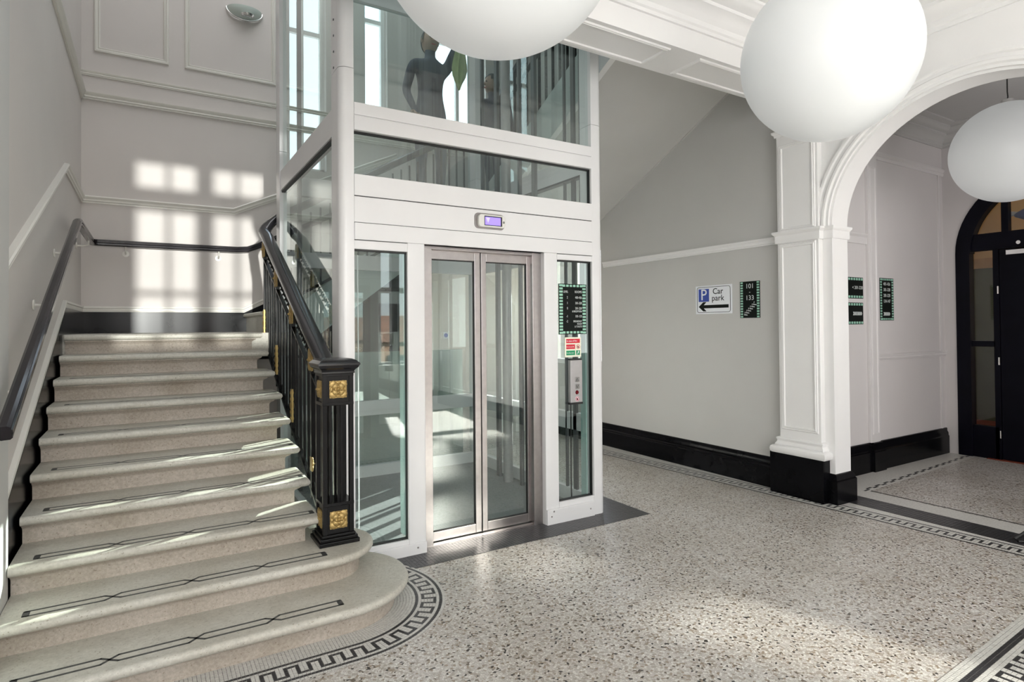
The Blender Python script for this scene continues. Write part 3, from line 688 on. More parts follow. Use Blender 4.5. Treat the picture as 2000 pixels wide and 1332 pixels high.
# passage border
D0 = Vector((5.28, 2.82)); D1 = Vector((7.6, 2.95)); dD = (D1 - D0).normalized()
def pd_(s): p = D0 + dD * s; return (p.x, p.y, -dD.y, dD.x)
MB().add([(5.08, -.6, .0010), (5.30, -.6, .0010), (5.30, 2.8, .0010), (7.62, 2.9, .0010), (7.62, 3.16, .0010), (4.95, 3.16, .0010), (4.95, 2.78, .001), (5.08, 2.78, .001)], [(0, 1, 2, 7), (2, 3, 4, 5), (7, 2, 5, 6)]).build('floor_passage_margin', MARBLE, **K)
mosaic('mosaic_border', pd_, (D1 - D0).length, 3, .02, lambda i, k: (k == 0 and i % 8 < 4) or (k == 1 and i % 8 >= 4), whitef=lambda i, k: False)['label'] = 'broken black tile line along the passage floor'
def pe_(s): return (5.32, 2.80 - s, 1, 0)
mosaic('mosaic_border', pe_, 2.2, 1, .016, lambda i, k: True)['label'] = 'thin black tile line inside the passage threshold'

# ------------------------------------------------------------------ newel post
newel = thing('newel_post', 'square black iron newel post with gilded rosette panels on second step', 'newel post', (.873, 3.33, 2 * r))
NXC, NYC, h2 = .873, 3.33, .083
def sq(mbx, hw, z0, z1): return mbx.box(NXC - hw, NXC + hw, NYC - hw, NYC + hw, z0, z1)
zb = 2 * r
pth = [(NXC - .0, NYC)]
def ring(prof, z):
    P = [(NXC - h2, NYC - h2), (NXC - h2, NYC + h2), (NXC + h2, NYC + h2), (NXC + h2, NYC - h2)]
    return MB().hsweep(P[::-1], prof, z, closed=True)
b1 = MB(); sq(b1, .108, zb, zb + .022); sq(b1, .100, zb + .022, zb + .040); sq(b1, .090, zb + .04, zb + .055)
b1.build('base', IRON, newel, bevel=.004)
lo = MB(); sq(lo, h2 - .008, zb + .055, zb + .205)
for sx in (-1, 1):
    for sy in (-1, 1): lo.box(NXC + sx * h2, NXC + sx * (h2 - .024), NYC + sy * h2, NYC + sy * (h2 - .024), zb + .055, 1.20)
lo.build('corner_frame', IRON, newel, bevel=.002)
up = MB(); sq(up, h2 - .008, 1.028, 1.20); sq(up, h2 + .001, 1.185, 1.20); sq(up, h2 + .001, 1.028, 1.045); up.build('panel_box', IRON, newel, bevel=.002)
up = MB(); sq(up, h2 + .001, zb + .205, zb + .222); up.build('collar', IRON, newel, bevel=.002)
for sx in (-.03, .012, .03):
    for sy in (-.03, .012, .03):
        if abs(sx) < .02 and abs(sy) < .02: continue
        MB().box(NXC + sx - .007, NXC + sx + .007, NYC + sy - .007, NYC + sy + .007, zb + .2, 1.04).build('inner_bar', IRON, newel)
cp = MB(); sq(cp, h2 + .006, 1.20, 1.212)
cpp = [(h2 + .004, 1.212), (h2 + .010, 1.222), (h2 + .022, 1.232), (h2 + .026, 1.243), (h2 + .030, 1.246), (h2 + .030, 1.256), (h2 + .022, 1.262), (h2 + .012, 1.272), (h2 - .005, 1.279), (h2 - .02, 1.282)]
for (ra, za), (rb, zb_) in zip(cpp, cpp[1:]):
    v = [(NXC + a * q, NYC + b * q, z) for q, z in ((ra, za), (rb, zb_)) for a, b in ((-1, -1), (1, -1), (1, 1), (-1, 1))]
    cp.add(v, [(0, 1, 5, 4), (1, 2, 6, 5), (2, 3, 7, 6), (3, 0, 4, 7)])
q = h2 - .02; cp.add([(NXC - q, NYC - q, 1.282), (NXC + q, NYC - q, 1.282), (NXC + q, NYC + q, 1.282), (NXC - q, NYC + q, 1.282)], [(0, 1, 2, 3)])
cp.build('cap', BLACK, newel, bevel=.002)

def rosette_mb(s=.046):
    """flower relief in the XZ plane facing -Y, centre at the origin"""
    mbx = MB(); mbx.box(-s, s, -.002, .004, -s, s)
    def dome(cx, cz, a, b, hgt, rot, n=10):
        vs = []; fs = []
        for j in range(4):
            f = j / 3.0; rr = math.cos(f * PI / 2); hh = math.sin(f * PI / 2) * hgt * 1.5
            for k_ in range(n):
                th = 2 * PI * k_ / n; u = a * rr * math.cos(th); v = b * rr * math.sin(th)
                vs.append((cx + u * math.cos(rot) - v * math.sin(rot), -.002 - hh, cz + u * math.sin(rot) + v * math.cos(rot)))
        for j in range(3):
            for k_ in range(n): fs.append((j * n + k_, j * n + (k_ + 1) % n, (j + 1) * n + (k_ + 1) % n, (j + 1) * n + k_))
        mbx.add(vs, fs)
    for q in range(4):
        a = PI / 4 + q * PI / 2
        dome(math.cos(a) * s * .92, math.sin(a) * s * .92, s * .36, s * .46, .0035, a, 14)
        a = q * PI / 2; dome(math.cos(a) * s * .80, math.sin(a) * s * .80, s * .17, s * .30, .004, a)
    for q in range(4):
        a = PI / 4 + q * PI / 2; dome(math.cos(a) * s * .50, math.sin(a) * s * .50, s * .36, s * .42, .0065, a, 14)
    for q in range(4):
        a = q * PI / 2; dome(math.cos(a) * s * .34, math.sin(a) * s * .34, s * .20, s * .30, .0085, a, 14)
    dome(0, 0, s * .27, s * .27, .0115, 0, 16); dome(0, 0, s * .13, s * .13, .0150, 0, 12)
    return mbx
ros0 = rosette_mb()
rm = None
for (dx, dy, rz) in ((0, -1, 0), (-1, 0, -PI / 2), (1, 0, PI / 2), (0, 1, PI)):
    for zc in (1.115, zb + .13):
        if rm is None: o = ros0.build('rosette', GOLD, newel, smooth=50); rm = o.data
        else: o = bpy.data.objects.new('rosette', rm); C.objects.link(o); o.parent = newel
        o.location = (NXC + dx * (h2 - .004), NYC + dy * (h2 - .004), zc); o.rotation_euler = (0, 0, rz)
        o['label'] = 'gilded flower relief panel'
rel(newel)

# ------------------------------------------------------------------ balustrade
bal = thing('balustrade', 'black iron stair balustrade with gilded rosettes and broad polished handrail', 'balustrade', (.865, 4.5, 0))
BX = .865
rail = lambda y: 1.225 + .5 * (y - 3.45)
def nose(y): return r + (y - Y1) * .5
# handrail profile
HP = []
for i in range(16):
    a = 2 * PI * i / 16
    HP.append((.050 * math.copysign(abs(math.cos(a)) ** .7, math.cos(a)), .036 * math.copysign(abs(math.sin(a)) ** .75, math.sin(a))))
yc = 5.62
hp = [Vector((BX, 3.40, rail(3.40) - .0)), Vector((BX, 4.2, rail(4.2))), Vector((BX, 5.2, rail(5.2))), Vector((BX, 5.44, rail(5.44) + .005))]
for i in range(1, 9):
    a = PI - i * PI / 2 / 8; hp.append(Vector((BX + .17 + .17 * math.cos(a), 5.60 + .17 * math.sin(a), rail(5.52) + .045 * i / 1.6)))
zc0 = hp[-1].z; 
for x in (1.3, 1.9, 2.5, 3.1): hp.append(Vector((x, 5.77, zc0 + (x - 1.05) * .58)))
fr = []
for i in range(len(hp)):
    d = (hp[min(i + 1, len(hp) - 1)] - hp[max(i - 1, 0)]).normalized(); s_ = d.cross(Vector((0, 0, 1))).normalized(); fr.append((s_, s_.cross(d)))
MB().sweep(hp, HP, fr).build('handrail', BLACK, bal, smooth=50)
def slope_bar(y0, y1, off, hw, hh, name, mat=IRON, x=BX):
    a = [(y0, rail(y0) + off)]; 
    return MB().prism([(x - hw, y0, rail(y0) + off - hh), (x - hw, y1, rail(y1) + off - hh), (x - hw, y1, rail(y1) + off + hh), (x - hw, y0, rail(y0) + off + hh)], (2 * hw, 0, 0)).build(name, mat, bal)
slope_bar(3.40, 5.62, -.060, .014, .006, 'rail_plate')
slope_bar(3.40, 5.62, -.235, .014, .006, 'frieze_bar')
slope_bar(3.44, 5.62, -.855 - .10, .014, .012, 'bottom_rail')
posts = [3.80, 4.39, 4.98, 5.57]
bm_cache = {}
y = 3.447 + .118 * .0; i = 0
while y < 5.60:
    if min(abs(y - p) for p in posts) > .05:
        mbx = MB().box(-.008, .008, -.006, .006, 0, .71)
        if 'b' not in bm_cache: o = mbx.build('baluster', IRON, bal); bm_cache['b'] = o.data
        else: o = bpy.data.objects.new('baluster', bm_cache['b']); C.objects.link(o); o.parent = bal
        o.location = (BX, y, rail(y) - .945)
    y += .1180
def scroll(parent, x, y, z, rot):
    if 's' not in bm_cache:
        mbx = MB(); pts = []
        for i in range(15):
            a = i / 14 * 1.6 * PI; rr = .012 + .026 * i / 14; pts.append((0, rr * math.cos(a), rr * math.sin(a)))
        mbx.tube(pts, .0045, 6)
        pts = [(0, -p[1] * .8 + .02, -p[2] * .8) for p in pts]; mbx.tube(pts, .0040, 6)
        o = mbx.build('scroll', IRON, parent, smooth=60); bm_cache['s'] = o.data
    else: o = bpy.data.objects.new('scroll', bm_cache['s']); C.objects.link(o); o.parent = parent
    o.location = (x, y, z); o.rotation_euler = (rot, 0, 0)
y = 3.50
while y < 5.6:
    if min(abs(y - p) for p in posts) > .06: scroll(bal, BX, y, rail(y) - .148, math.atan(.5))
    y += .0842
gr = rosette_mb(.042)
for p in posts:
    hasv = MB().box(-.013, .013, -.013, .013, 0, .78 + .15)
    if 'p' not in bm_cache: o = hasv.build('post', IRON, bal); bm_cache['p'] = o.data
    else: o = bpy.data.objects.new('post', bm_cache['p']); C.objects.link(o); o.parent = bal
    o.location = (BX, p, rail(p) - 1.0)
    for sgn in (-1, 1):
        if 'r' not in bm_cache:
            o = gr.build('rosette', GOLD, bal, smooth=50); bm_cache['r'] = o.data
        else: o = bpy.data.objects.new('rosette', bm_cache['r']); C.objects.link(o); o.parent = bal
        o.location = (BX + sgn * .014, p, rail(p) - .148); o.rotation_euler = (0, 0, sgn * PI / 2); o.scale = (1.25, 1, 1.6); o['label'] = 'gilded rosette in the frieze'
        if 'g' not in bm_cache:
            mbx = MB().box(-.010, .010, -.022, .022, -.115, .115)
            for q in range(5): mbx.lathe([(.017, 0), (.014, .010), (0, .015)], (0, 0, 0), 10, 'x') if False else None
            for zc, rr in ((-.09, .014), (-.045, .016), (0, .03), (.045, .016), (.09, .014)):
                mbx.lathe([(rr, .0), (rr * .8, .008), (0, .012)], (.010, 0, zc), 10, 'x'); mbx.lathe([(rr, .0), (rr * .8, -.008), (0, -.012)], (-.010, 0, zc), 10, 'x')
            o = mbx.build('gilded_panel', GOLD, bal, smooth=50); bm_cache['g'] = o.data
        if sgn == 1:
            if bm_cache.get('g1'): o = bpy.data.objects.new('gilded_panel', bm_cache['g']); C.objects.link(o); o.parent = bal
            bm_cache['g1'] = 1
            o.scale = (.62, 1, 1); o.location = (BX - .012, p - .012, rail(p) - .79); o['label'] = 'narrow gilded panel low on the post'
            # wrought arch at foot
# scallop arches joining balusters to the bottom rail
y = 3.52
while y < 5.5:
    pts = [(BX, y + .030 * math.cos(a) , rail(y) - .92 + .055 * math.sin(a) + .5 * .03 * math.cos(a)) for a in [PI * k_ / 8 for k_ in range(9)]]
    if 'a' not in bm_cache:
        pts0 = [(0, .030 * math.cos(a), .05 * math.sin(a) + .015 * math.cos(a)) for a in [PI * k_ / 8 for k_ in range(9)]]
        o = MB().tube(pts0, .005, 6).build('foot_arch', IRON, bal); bm_cache['a'] = o.data
    else: o = bpy.data.objects.new('foot_arch', bm_cache['a']); C.objects.link(o); o.parent = bal
    o.location = (BX, y, rail(y) - .945); y += .131
# short return along second flight behind the lift
for i in range(22):
    x = 1.12 + i * .09; z = zc0 + (x - 1.05) * .58
    o = bpy.data.objects.new('baluster', bm_cache['b']); C.objects.link(o); o.parent = bal; o.location = (x, 5.77, z - .80)
MB().prism([(1.0, 5.762, zc0 - .86), (3.1, 5.762, zc0 + 1.16 - .80), (3.1, 5.762, zc0 + 1.16 - .77), (1.0, 5.762, zc0 - .83)], (0, .016, 0)).build('bottom_rail', IRON, bal)
rel(bal)
# balustrade of the third flight, seen through the lift glass
b3 = thing('upper_balustrade', 'black balustrade on the upper flight seen through the lift glass', 'balustrade', (3.27, 4.5, 3.4))
z3 = lambda y: sz(y) + .40
for i in range(21):
    y = 5.62 - i * .115
    o = bpy.data.objects.new('baluster', bm_cache['b']); C.objects.link(o); o.parent = b3; o.location = (3.27, y, z3(y)); o.scale = (1.4, 1.4, 1.15)
MB().prism([(3.25, 5.70, z3(5.70) + .78), (3.25, 3.2, z3(3.2) + .78), (3.25, 3.2, z3(3.2) + .84), (3.25, 5.70, z3(5.70) + .84)], (.06, 0, 0)).build('handrail', BLACK, b3)
MB().prism([(3.262, 5.70, z3(5.70) + .60), (3.262, 3.2, z3(3.2) + .60), (3.262, 3.2, z3(3.2) + .63), (3.262, 5.70, z3(5.70) + .63)], (.03, 0, 0)).build('frieze_bar', IRON, b3)
MB().prism([(3.255, 5.70, z3(5.70) - .03), (3.255, 3.2, z3(3.2) - .03), (3.255, 3.2, z3(3.2) + .01), (3.255, 5.70, z3(5.70) + .01)], (.04, 0, 0)).build('bottom_rail', IRON, b3)
rel(b3)

# ------------------------------------------------------------------ wall handrail on the left and back
wh = thing('wall_handrail', 'ribbed dark handrail on brackets following the left and back walls', 'handrail', (-.48, 5.0, 2.0))
WP = [(-.024, .022), (-.012, .034), (.010, .036), (.022, .030), (.022, .022), (.028, .018), (.028, .006), (.022, .002), (.026, -.006), (.026, -.016), (.018, -.024), (-.010, -.026), (-.022, -.018), (-.018, -.006), (-.024, .002)]
hx = -.47
path = [Vector((hx, 2.30, .78)), Vector((hx, 3.0, 1.095)), Vector((hx, 4.4, 1.735)), Vector((hx, 5.56, 2.255)), Vector((hx, 5.66, 2.275)), Vector((hx, 6.86, 2.275))]
for i in range(1, 5):
    a = PI - i * PI / 2 / 4; path.append(Vector((hx + .05 + .05 * math.cos(a), 6.86 + .05 * math.sin(a), 2.275)))
path += [Vector((.5, 6.91, 2.278)), Vector((.80, 6.91, 2.28)), Vector((.90, 6.91, 2.29)), Vector((1.0, 6.91, 2.33)), Vector((2.6, 6.91, 3.15))]
path = [p for p in path if p.y > 3.0 - .01] if False else path
path[0] = Vector((hx, 2.92, 1.055)); path[1] = Vector((hx, 3.0, 1.092))
fr = []
for i in range(len(path)):
    d = (path[min(i + 1, len(path) - 1)] - path[max(i - 1, 0)]).normalized(); s_ = d.cross(Vector((0, 0, 1))).normalized(); fr.append((s_, s_.cross(d)))
MB().sweep(path, [(a * 1.0, b * 1.0) for a, b in WP], fr).build('rail', paint('dark_varnished_rail', (.018, .015, .018), .12, .25, 8, spec=.4), wh, smooth=25)
for (y, z) in ((3.35, 1.255), (4.25, 1.665), (5.10, 2.05), (6.55, 2.275)):
    MB().tube([(hx, y, z - .02), (hx - .0, y, z - .06), (hx - .04, y, z - .075), (xl, y, z - .075)], .008, 8).lathe([(0, 0), (.03, 0), (.03, .006), (0, .008)], (xl + .001, y, z - .075), 12, 'x').build('bracket', TRIM, wh, smooth=40)
for x in (-.20, .62):
    MB().tube([(x, 6.91, 2.255), (x, 6.91, 2.21), (x, 6.95, 2.19), (x, YB, 2.19)], .008, 8).lathe([(0, 0), (.03, 0), (.03, -.006), (0, -.008)], (x, YB - .001, 2.19), 12, 'y').build('bracket', TRIM, wh, smooth=40)
rel(wh)

# ------------------------------------------------------------------ uplighter on the back wall
wl_ = thing('wall_uplighter', 'frosted glass half bowl wall light with chrome trim high on back wall', 'wall light', (.88, YB, 4.85))
mb = MB(); vs = []; fs = []; nu, nv = 20, 8
for i in range(nu + 1):
    a = PI * i / nu
    for j in range(nv + 1):
        b = PI / 2 * j / nv; rr = math.cos(b) ** .8 if j < nv else 0
        vs.append((.88 - .175 * math.cos(a) * rr, YB - .13 * math.sin(a) * rr - .005, 4.895 - .11 * math.sin(b)))
for i in range(nu):
    for j in range(nv): q = i * (nv + 1) + j; fs.append((q, q + 1, q + nv + 2, q + nv + 1))
mb.add(vs, fs).build('bowl', paint('frosted_glass', (.55, .62, .58), .25, .02), wl_, smooth=60)
MB().tube([(.88 - .18 * math.cos(PI * i / 16), YB - .035 * math.sin(PI * i / 16) - .008, 4.895 - .118 * math.sin(PI * i / 16)) for i in range(17)], .008, 8).build('chrome_trim', CHROME, wl_, smooth=60)
MB().lathe([(0, -.02), (.055, -.02), (.07, .0), (.05, .012), (0, .014)], (.90, YB - .075, 4.82), 18, 'z').build('chrome_cup', CHROME, wl_, smooth=50)
rel(wl_)

# ------------------------------------------------------------------ globes
def globe(c, label, rad=.42, top=HC):
    g = thing('globe_pendant', label, 'pendant lamp', (c[0], c[1], c[2]), 'opal globe pendants')
    bm = bmesh.new(); bmesh.ops.create_uvsphere(bm, u_segments=64, v_segments=40, radius=rad); me = bpy.data.meshes.new('globe'); bm.to_mesh(me); bm.free(); me.shade_smooth(); me.materials.append(OPAL)
    o = bpy.data.objects.new('globe', me); C.objects.link(o); o.parent = g
    MB().lathe([(0, rad - .012), (.05, rad - .012), (.045, rad + .03), (.012, rad + .05), (0, rad + .05)], (0, 0, 0), 20).build('gallery', CHROME, g, smooth=40)
    L = top - c[2]
    MB().tube([(0, 0, rad + .03), (.01, 0, rad + .06), (0, .0, rad + .1), (0, 0, max(L, rad + .12))], .005, 8).build('cord', RUBBER, g)
    return g
globe((1.001, 1.712, 2.80), 'large white opal globe lamp hanging in front of the lift')
globe((2.978, 1.748, 2.819), 'white opal globe lamp hanging before the pilaster and arch')
globe((6.275, 2.116, 2.903), 'white opal globe lamp hanging in the passage beyond the arch', top=PZ)

# ------------------------------------------------------------------ the glass lift
lift = thing('glass_lift', 'white framed glass lift shaft with steel double doors beside the staircase', 'lift', (2.0, 3.6, 0))
LX0, LX1, LY0, LY1, LT = .975, 3.015, 3.58, 5.70, 6.6
def rbox(x0, x1, y0, y1, z0, z1, rad, corners):
    """box with selected rounded plan corners"""
    pts = []
    for (cx, cy, a0, nm_) in ((x1, y1, 0, 'ne'), (x0, y1, 90, 'nw'), (x0, y0, 180, 'sw'), (x1, y0, 270, 'se')):
        if nm_ in corners:
            sx = -1 if cx == x1 else 1; sy = -1 if cy == y1 else 1
            ox, oy = cx + sx * rad, cy + sy * rad
            pts += [(ox + rad * math.cos(math.radians(a0 + 90 * i / 6)), oy + rad * math.sin(math.radians(a0 + 90 * i / 6)), z0) for i in range(7)]
        else: pts.append((cx, cy, z0))
    return MB().prism(pts, (0, 0, z1 - z0))
for (xa, xb, ya, yb, cs, zj) in ((LX0, 1.063, LY0, 3.76, 'sw', 3.03), (2.905, LX1, LY0, 3.72, 'se', 3.0), (LX0, 1.06, 5.50, LY1, 'nw', 3.0), (2.93, LX1, 5.52, LY1, 'ne', 3.0)):
    for za, zb2 in ((0, zj), (zj + .003, LT)):
        rbox(xa, xb, ya, yb, za, zb2, .045, [cs]).build('corner_post', LIFTW, lift, smooth=30)
for k_ in range(4): MB().lathe([(0, 0), (.007, 0), (.007, -.004), (0, -.004)], (LX0, 3.70, 3.06 + .1 * k_), 10, 'x').build('bolt', DARKG, lift)
# front transoms
def beam_y(name, x0, x1, z0, z1, y=LY0, d=.07, mat=LIFTW, groove=None):
    mbx = MB()
    if groove:
        mbx.box(x0, x1, y, y + d, z0, groove - .004); mbx.box(x0, x1, y, y + d, groove + .004, z1); mbx.box(x0, x1, y + .006, y + d, groove - .004, groove + .004)
    else: mbx.box(x0, x1, y, y + d, z0, z1)
    return mbx.build(name, mat, lift, bevel=.003)
beam_y('transom', 1.063, 2.905, 2.655, 2.825, groove=2.745, y=LY0 - .008)
beam_y('transom', 1.063, 2.905, 2.255, 2.385, groove=None, y=LY0 - .008)
beam_y('header_panel', 1.063, 2.905, 2.092, 2.250, y=LY0 - .004)
beam_y('header_beam', 1.063, 2.905, 1.985, 2.088, y=LY0 - .012)
MB().box(1.063, 2.905, LY0 + .004, LY0 + .05, 1.985, 2.26).build('header_back', RUBBER, lift)
beam_y('pane_head', 1.063, 1.405, 1.928, 1.982); beam_y('pane_head', 2.577, 2.905, 1.940, 1.982)
def pane(x0, x1, z0, z1, y=LY0 + .035):
    o = MB().add([(x0, y, z0), (x1, y, z0), (x1, y, z1), (x0, y, z1)], [(0, 1, 2, 3)]).build('glass_pane', GLASS, lift)
    return o
def seal_y(x0, x1, z0, z1, y=LY0 + .02, s_=.007):
    MB().box(x0, x1, y, y + .03, z1 - s_ * 1.3, z1).box(x0, x1, y, y + .03, z0, z0 + s_).box(x0, x0 + s_ * .5, y, y + .03, z0, z1).box(x1 - s_ * .6, x1, y, y + .03, z0, z1).build('seal', RUBBER, lift)
pane(1.063, 2.905, 2.385, 2.655); seal_y(1.063, 2.905, 2.385, 2.655)
pane(1.063, 2.905, 2.825, LT)
pane(1.063, 1.405, .10, 1.928); seal_y(1.063, 1.405, .10, 1.928)
pane(2.577, 2.905, .15, 1.940); seal_y(2.577, 2.905, .15, 1.940)
# edges of the glass show green
for x in (1.39, 2.868): MB().box(x, x + .010, LY0 + .045, LY0 + .11, .12, 1.93).build('glass_edge', PALEG, lift)
# white jamb posts, base panels
rbox(1.405, 1.522, LY0, LY0 + .10, 0, 1.985, .006, ['sw', 'se']).build('jamb_post', LIFTW, lift, smooth=30)
rbox(2.460, 2.577, LY0, LY0 + .10, 0, 1.985, .006, ['sw', 'se']).build('jamb_post', LIFTW, lift, smooth=30)
MB().box(1.063, 1.405, LY0, LY0 + .07, 0, .10).build('base_rail', LIFTW, lift, bevel=.003)
MB().box(2.577, 2.905, LY0, LY0 + .07, 0, .15).build('base_rail', LIFTW, lift, bevel=.003)
MB().box(1.03, 1.522, LY0 - .012, LY0 + .01, 0, .072).build('kick_plate', LIFTW, lift, bevel=.002)
MB().box(2.462, 2.90, LY0 - .012, LY0 + .01, 0, .112).build('kick_plate', LIFTW, lift, bevel=.002)
for (x, z) in ((1.46, .045), (2.50, .06), (2.86, .06), (2.52, .095)): MB().lathe([(0, 0), (.006, 0), (.006, -.003), (0, -.003)], (x, LY0 - .012, z), 10, 'y').build('screw', STEEL, lift)
# steel jambs and doors
MB().box(1.522, 1.596, LY0 + .055, LY0 + .13, 0, 1.985).build('steel_jamb', STEEL, lift, bevel=.002)
MB().box(2.386, 2.460, LY0 + .045, LY0 + .13, 0, 1.985).build('steel_jamb', STEEL, lift, bevel=.002)
MB().box(1.522, 2.460, LY0 + .05, LY0 + .14, 1.965, 1.992).build('steel_head', STEEL, lift)
MB().box(1.55, 2.42, LY0 + .05, LY0 + .16, 0, .010).box(1.55, 2.42, LY0 + .075, LY0 + .085, .010, .014).build('door_sill', STEEL, lift)
DY = LY0 + .10
for (xa, xb) in ((1.594, 1.982), (1.990, 2.388)):
    zt0, zt1 = .018, 1.966
    gx0, gx1 = (xa + .012, xb - .045) if xa < 1.7 else (xa + .04, xb - .018)
    gz0, gz1 = .078, 1.905
    dl = MB().box(xa, gx0, DY, DY + .035, zt0, zt1).box(gx1, xb, DY, DY + .035, zt0, zt1).box(gx0, gx1, DY, DY + .035, zt0, gz0).box(gx0, gx1, DY, DY + .035, gz1, zt1).build('door_leaf', STEEL, lift, bevel=.002)
    MB().add([(gx0, DY + .018, gz0), (gx1, DY + .018, gz0), (gx1, DY + .018, gz1), (gx0, DY + .018, gz1)], [(0, 1, 2, 3)]).build('door_glass', GLASS, dl)
    MB().box(gx0, gx1, DY + .012, DY + .026, gz1 - .006, gz1).box(gx0, gx1, DY + .012, DY + .026, gz0, gz0 + .005).box(gx1 - .004, gx1, DY + .012, DY + .026, gz0, gz1).build('seal', RUBBER, dl)
MB().box(1.982, 1.990, DY + .01, DY + .03, .018, 1.966).build('meeting_seal', RUBBER, lift)
# left side (x = LX0)
def pane_x(x, y0, y1, z0, z1): MB().add([(x, y0, z0), (x, y1, z0), (x, y1, z1), (x, y0, z1)], [(0, 1, 2, 3)]).build('glass_pane', GLASS, lift)
for (X, s_) in ((LX0, 1), (LX1, -1)):
    xa, xb = (X + .005, X + .065) if s_ > 0 else (X - .065, X - .005)
    MB().box(xa, xb, 3.74, 5.53, 2.655, 2.825).build('side_transom', LIFTW, lift, bevel=.003)
    MB().box(xa + .012 * s_, xb + .012 * s_ if s_ < 0 else xb, 3.76, 5.50, 2.640, 2.655).build('seal', RUBBER, lift)
    MB().box(xa, xb, 3.74, 5.53, 0, .12).build('base_rail', LIFTW, lift, bevel=.003)
    xx = X + .03 * s_
    pane_x(xx, 3.75, 5.52, 2.825, LT); pane_x(xx, 3.75, 5.52, .12, 2.645)
# rear frame and panes
for (za, zb2) in ((0, .12), (.60, .74), (2.0, 2.14), (2.655, 2.825), (4.6, 4.75)):
    MB().box(1.06, 2.93, LY1 - .08, LY1 - .02, za, zb2).build('rear_transom', LIFTW, lift, bevel=.003)
for (za, zb2) in ((.12, .60), (.74, 2.0), (2.14, 2.655), (2.825, 4.6), (4.75, LT)):
    MB().add([(1.06, LY1 - .05, za), (2.93, LY1 - .05, za), (2.93, LY1 - .05, zb2), (1.06, LY1 - .05, zb2)], [(0, 1, 2, 3)]).build('glass_pane', GLASS, lift)
for X in (LX1 - .06,):
    for (za, zb2) in ((.60, .74), (2.0, 2.14)): MB().box(X, X + .05, 3.74, 5.53, za, zb2).build('side_transom', LIFTW, lift, bevel=.003)
MB().box(1.02, 2.97, 3.74, 5.64, 0, .012).build('pit_floor', paint('pit_grey', (.16, .17, .175), .5, .1), lift)
# guide rails, ram and cable
for (x, y, w_) in ((2.86, 4.3, .05), (2.86, 4.55, .03), (2.86, 4.95, .05), (2.86, 5.25, .03)):
    MB().box(x, x + .03, y, y + w_, .012, LT).build('guide_rail', DARKG, lift)
for (y, w_) in ((3.77, .025), (3.86, .045), (3.99, .02)): MB().box(2.955, 2.975, y, y + w_, .012, LT).build('guide_rail', DARKG, lift)
MB().tube([(2.84, 4.75, .012), (2.84, 4.75, LT)], .045, 16).build('hydraulic_ram', GREYSTEEL, lift, smooth=60)
MB().box(1.12, 1.15, 5.45, 5.50, .012, LT).build('guide_rail', DARKG, lift)
MB().tube([(2.735, 3.64, .86), (2.738, 3.645, .6), (2.732, 3.64, .3), (2.736, 3.64, .012)], .0055, 8).build('travel_cable', RUBBER, lift)
MB().tube([(1.11, 3.66, .2), (1.11, 3.66, 1.0), (1.105, 3.66, 1.9)], .004, 6).build('cable', LIFTW, lift)
# floor indicator
ind = rbox(1.885, 2.115, 0, .010, 0, .10, .0, []).build if False else None
def rrect(x0, x1, z0, z1, rad, y0, y1, n=5):
    pts = []
    for (cx, cz, a0) in ((x1 - rad, z1 - rad, 0), (x0 + rad, z1 - rad, 90), (x0 + rad, z0 + rad, 180), (x1 - rad, z0 + rad, 270)):
        pts += [(cx + rad * math.cos(math.radians(a0 + 90 * i / n)), y0, cz + rad * math.sin(math.radians(a0 + 90 * i / n))) for i in range(n + 1)]
    return MB().prism(pts, (0, y1 - y0, 0))
iy = LY0 - .004
ib = rrect(1.884, 2.120, 2.118, 2.226, .03, iy - .004, iy).build('indicator_backplate', STEEL, lift, smooth=30)
ic = rrect(1.905, 2.112, 2.128, 2.214, .022, iy - .030, iy - .004).build('indicator_case', GREYSTEEL, lift, smooth=30, bevel=.003)
ic.data.materials[0] = paint('silver_plastic', (.72, .72, .68), .25, .02)
MB().box(1.947, 2.086, iy - .0312, iy - .029, 2.138, 2.204).build('display_bezel', RUBBER, ic)
MB().box(1.952, 2.074, iy - .0320, iy - .030, 2.143, 2.197).build('display', LCD, ic)
MB().prism([(1.958, iy - .0326, 2.192), (1.990, iy - .0326, 2.192), (1.974, iy - .0326, 2.155)], (0, .001, 0)).build('arrow_symbol', LCDP, ic)
MB().lathe([(.003, 0), (.0075, 0), (.0075, -.002), (.003, -.002)], (2.099, iy - .030, 2.168), 14, 'y').build('button_ring', DARKG, ic)
# call panel
cy_ = LY0 + .030
cp_ = MB().box(2.688, 2.800, cy_ - .032, cy_, .872, 1.190).build('call_panel', GREYSTEEL, lift, bevel=.004)
MB().box(2.684, 2.804, cy_ - .03, cy_, .858, .872).box(2.69, 2.80, cy_ - .025, cy_, 1.19, 1.202).build('end_cap', RUBBER, cp_)
for (z, ch) in ((1.045, '<'), (.993, '>')):
    bt = MB().box(2.728, 2.768, cy_ - .037, cy_ - .032, z - .018, z + .018).build('call_button', CHROME, cp_, bevel=.002)
    pts = [(2.737, cy_ - .0385, z - .008 * (1 if ch == '<' else -1)), (2.757, cy_ - .0385, z - .008 * (1 if ch == '<' else -1)), (2.747, cy_ - .0385, z + .009 * (1 if ch == '<' else -1))]
    MB().tube(pts, .0013, 5, closed=True).build('arrow_symbol', DARKG, cp_)
MB().lathe([(0, -.006), (.012, -.006), (.016, 0)], (2.748, cy_ - .032, .948), 16, 'y').build('lamp_lens', paint('dark_red_lens', (.12, .005, .01), .15, .05), cp_, smooth=40)
dsc = MB().lathe([(0, -.001), (.019, -.001), (.019, 0)], (2.748, cy_ - .0325, .898), 20, 'y').build('prohibition_sticker', SIGNW, cp_)
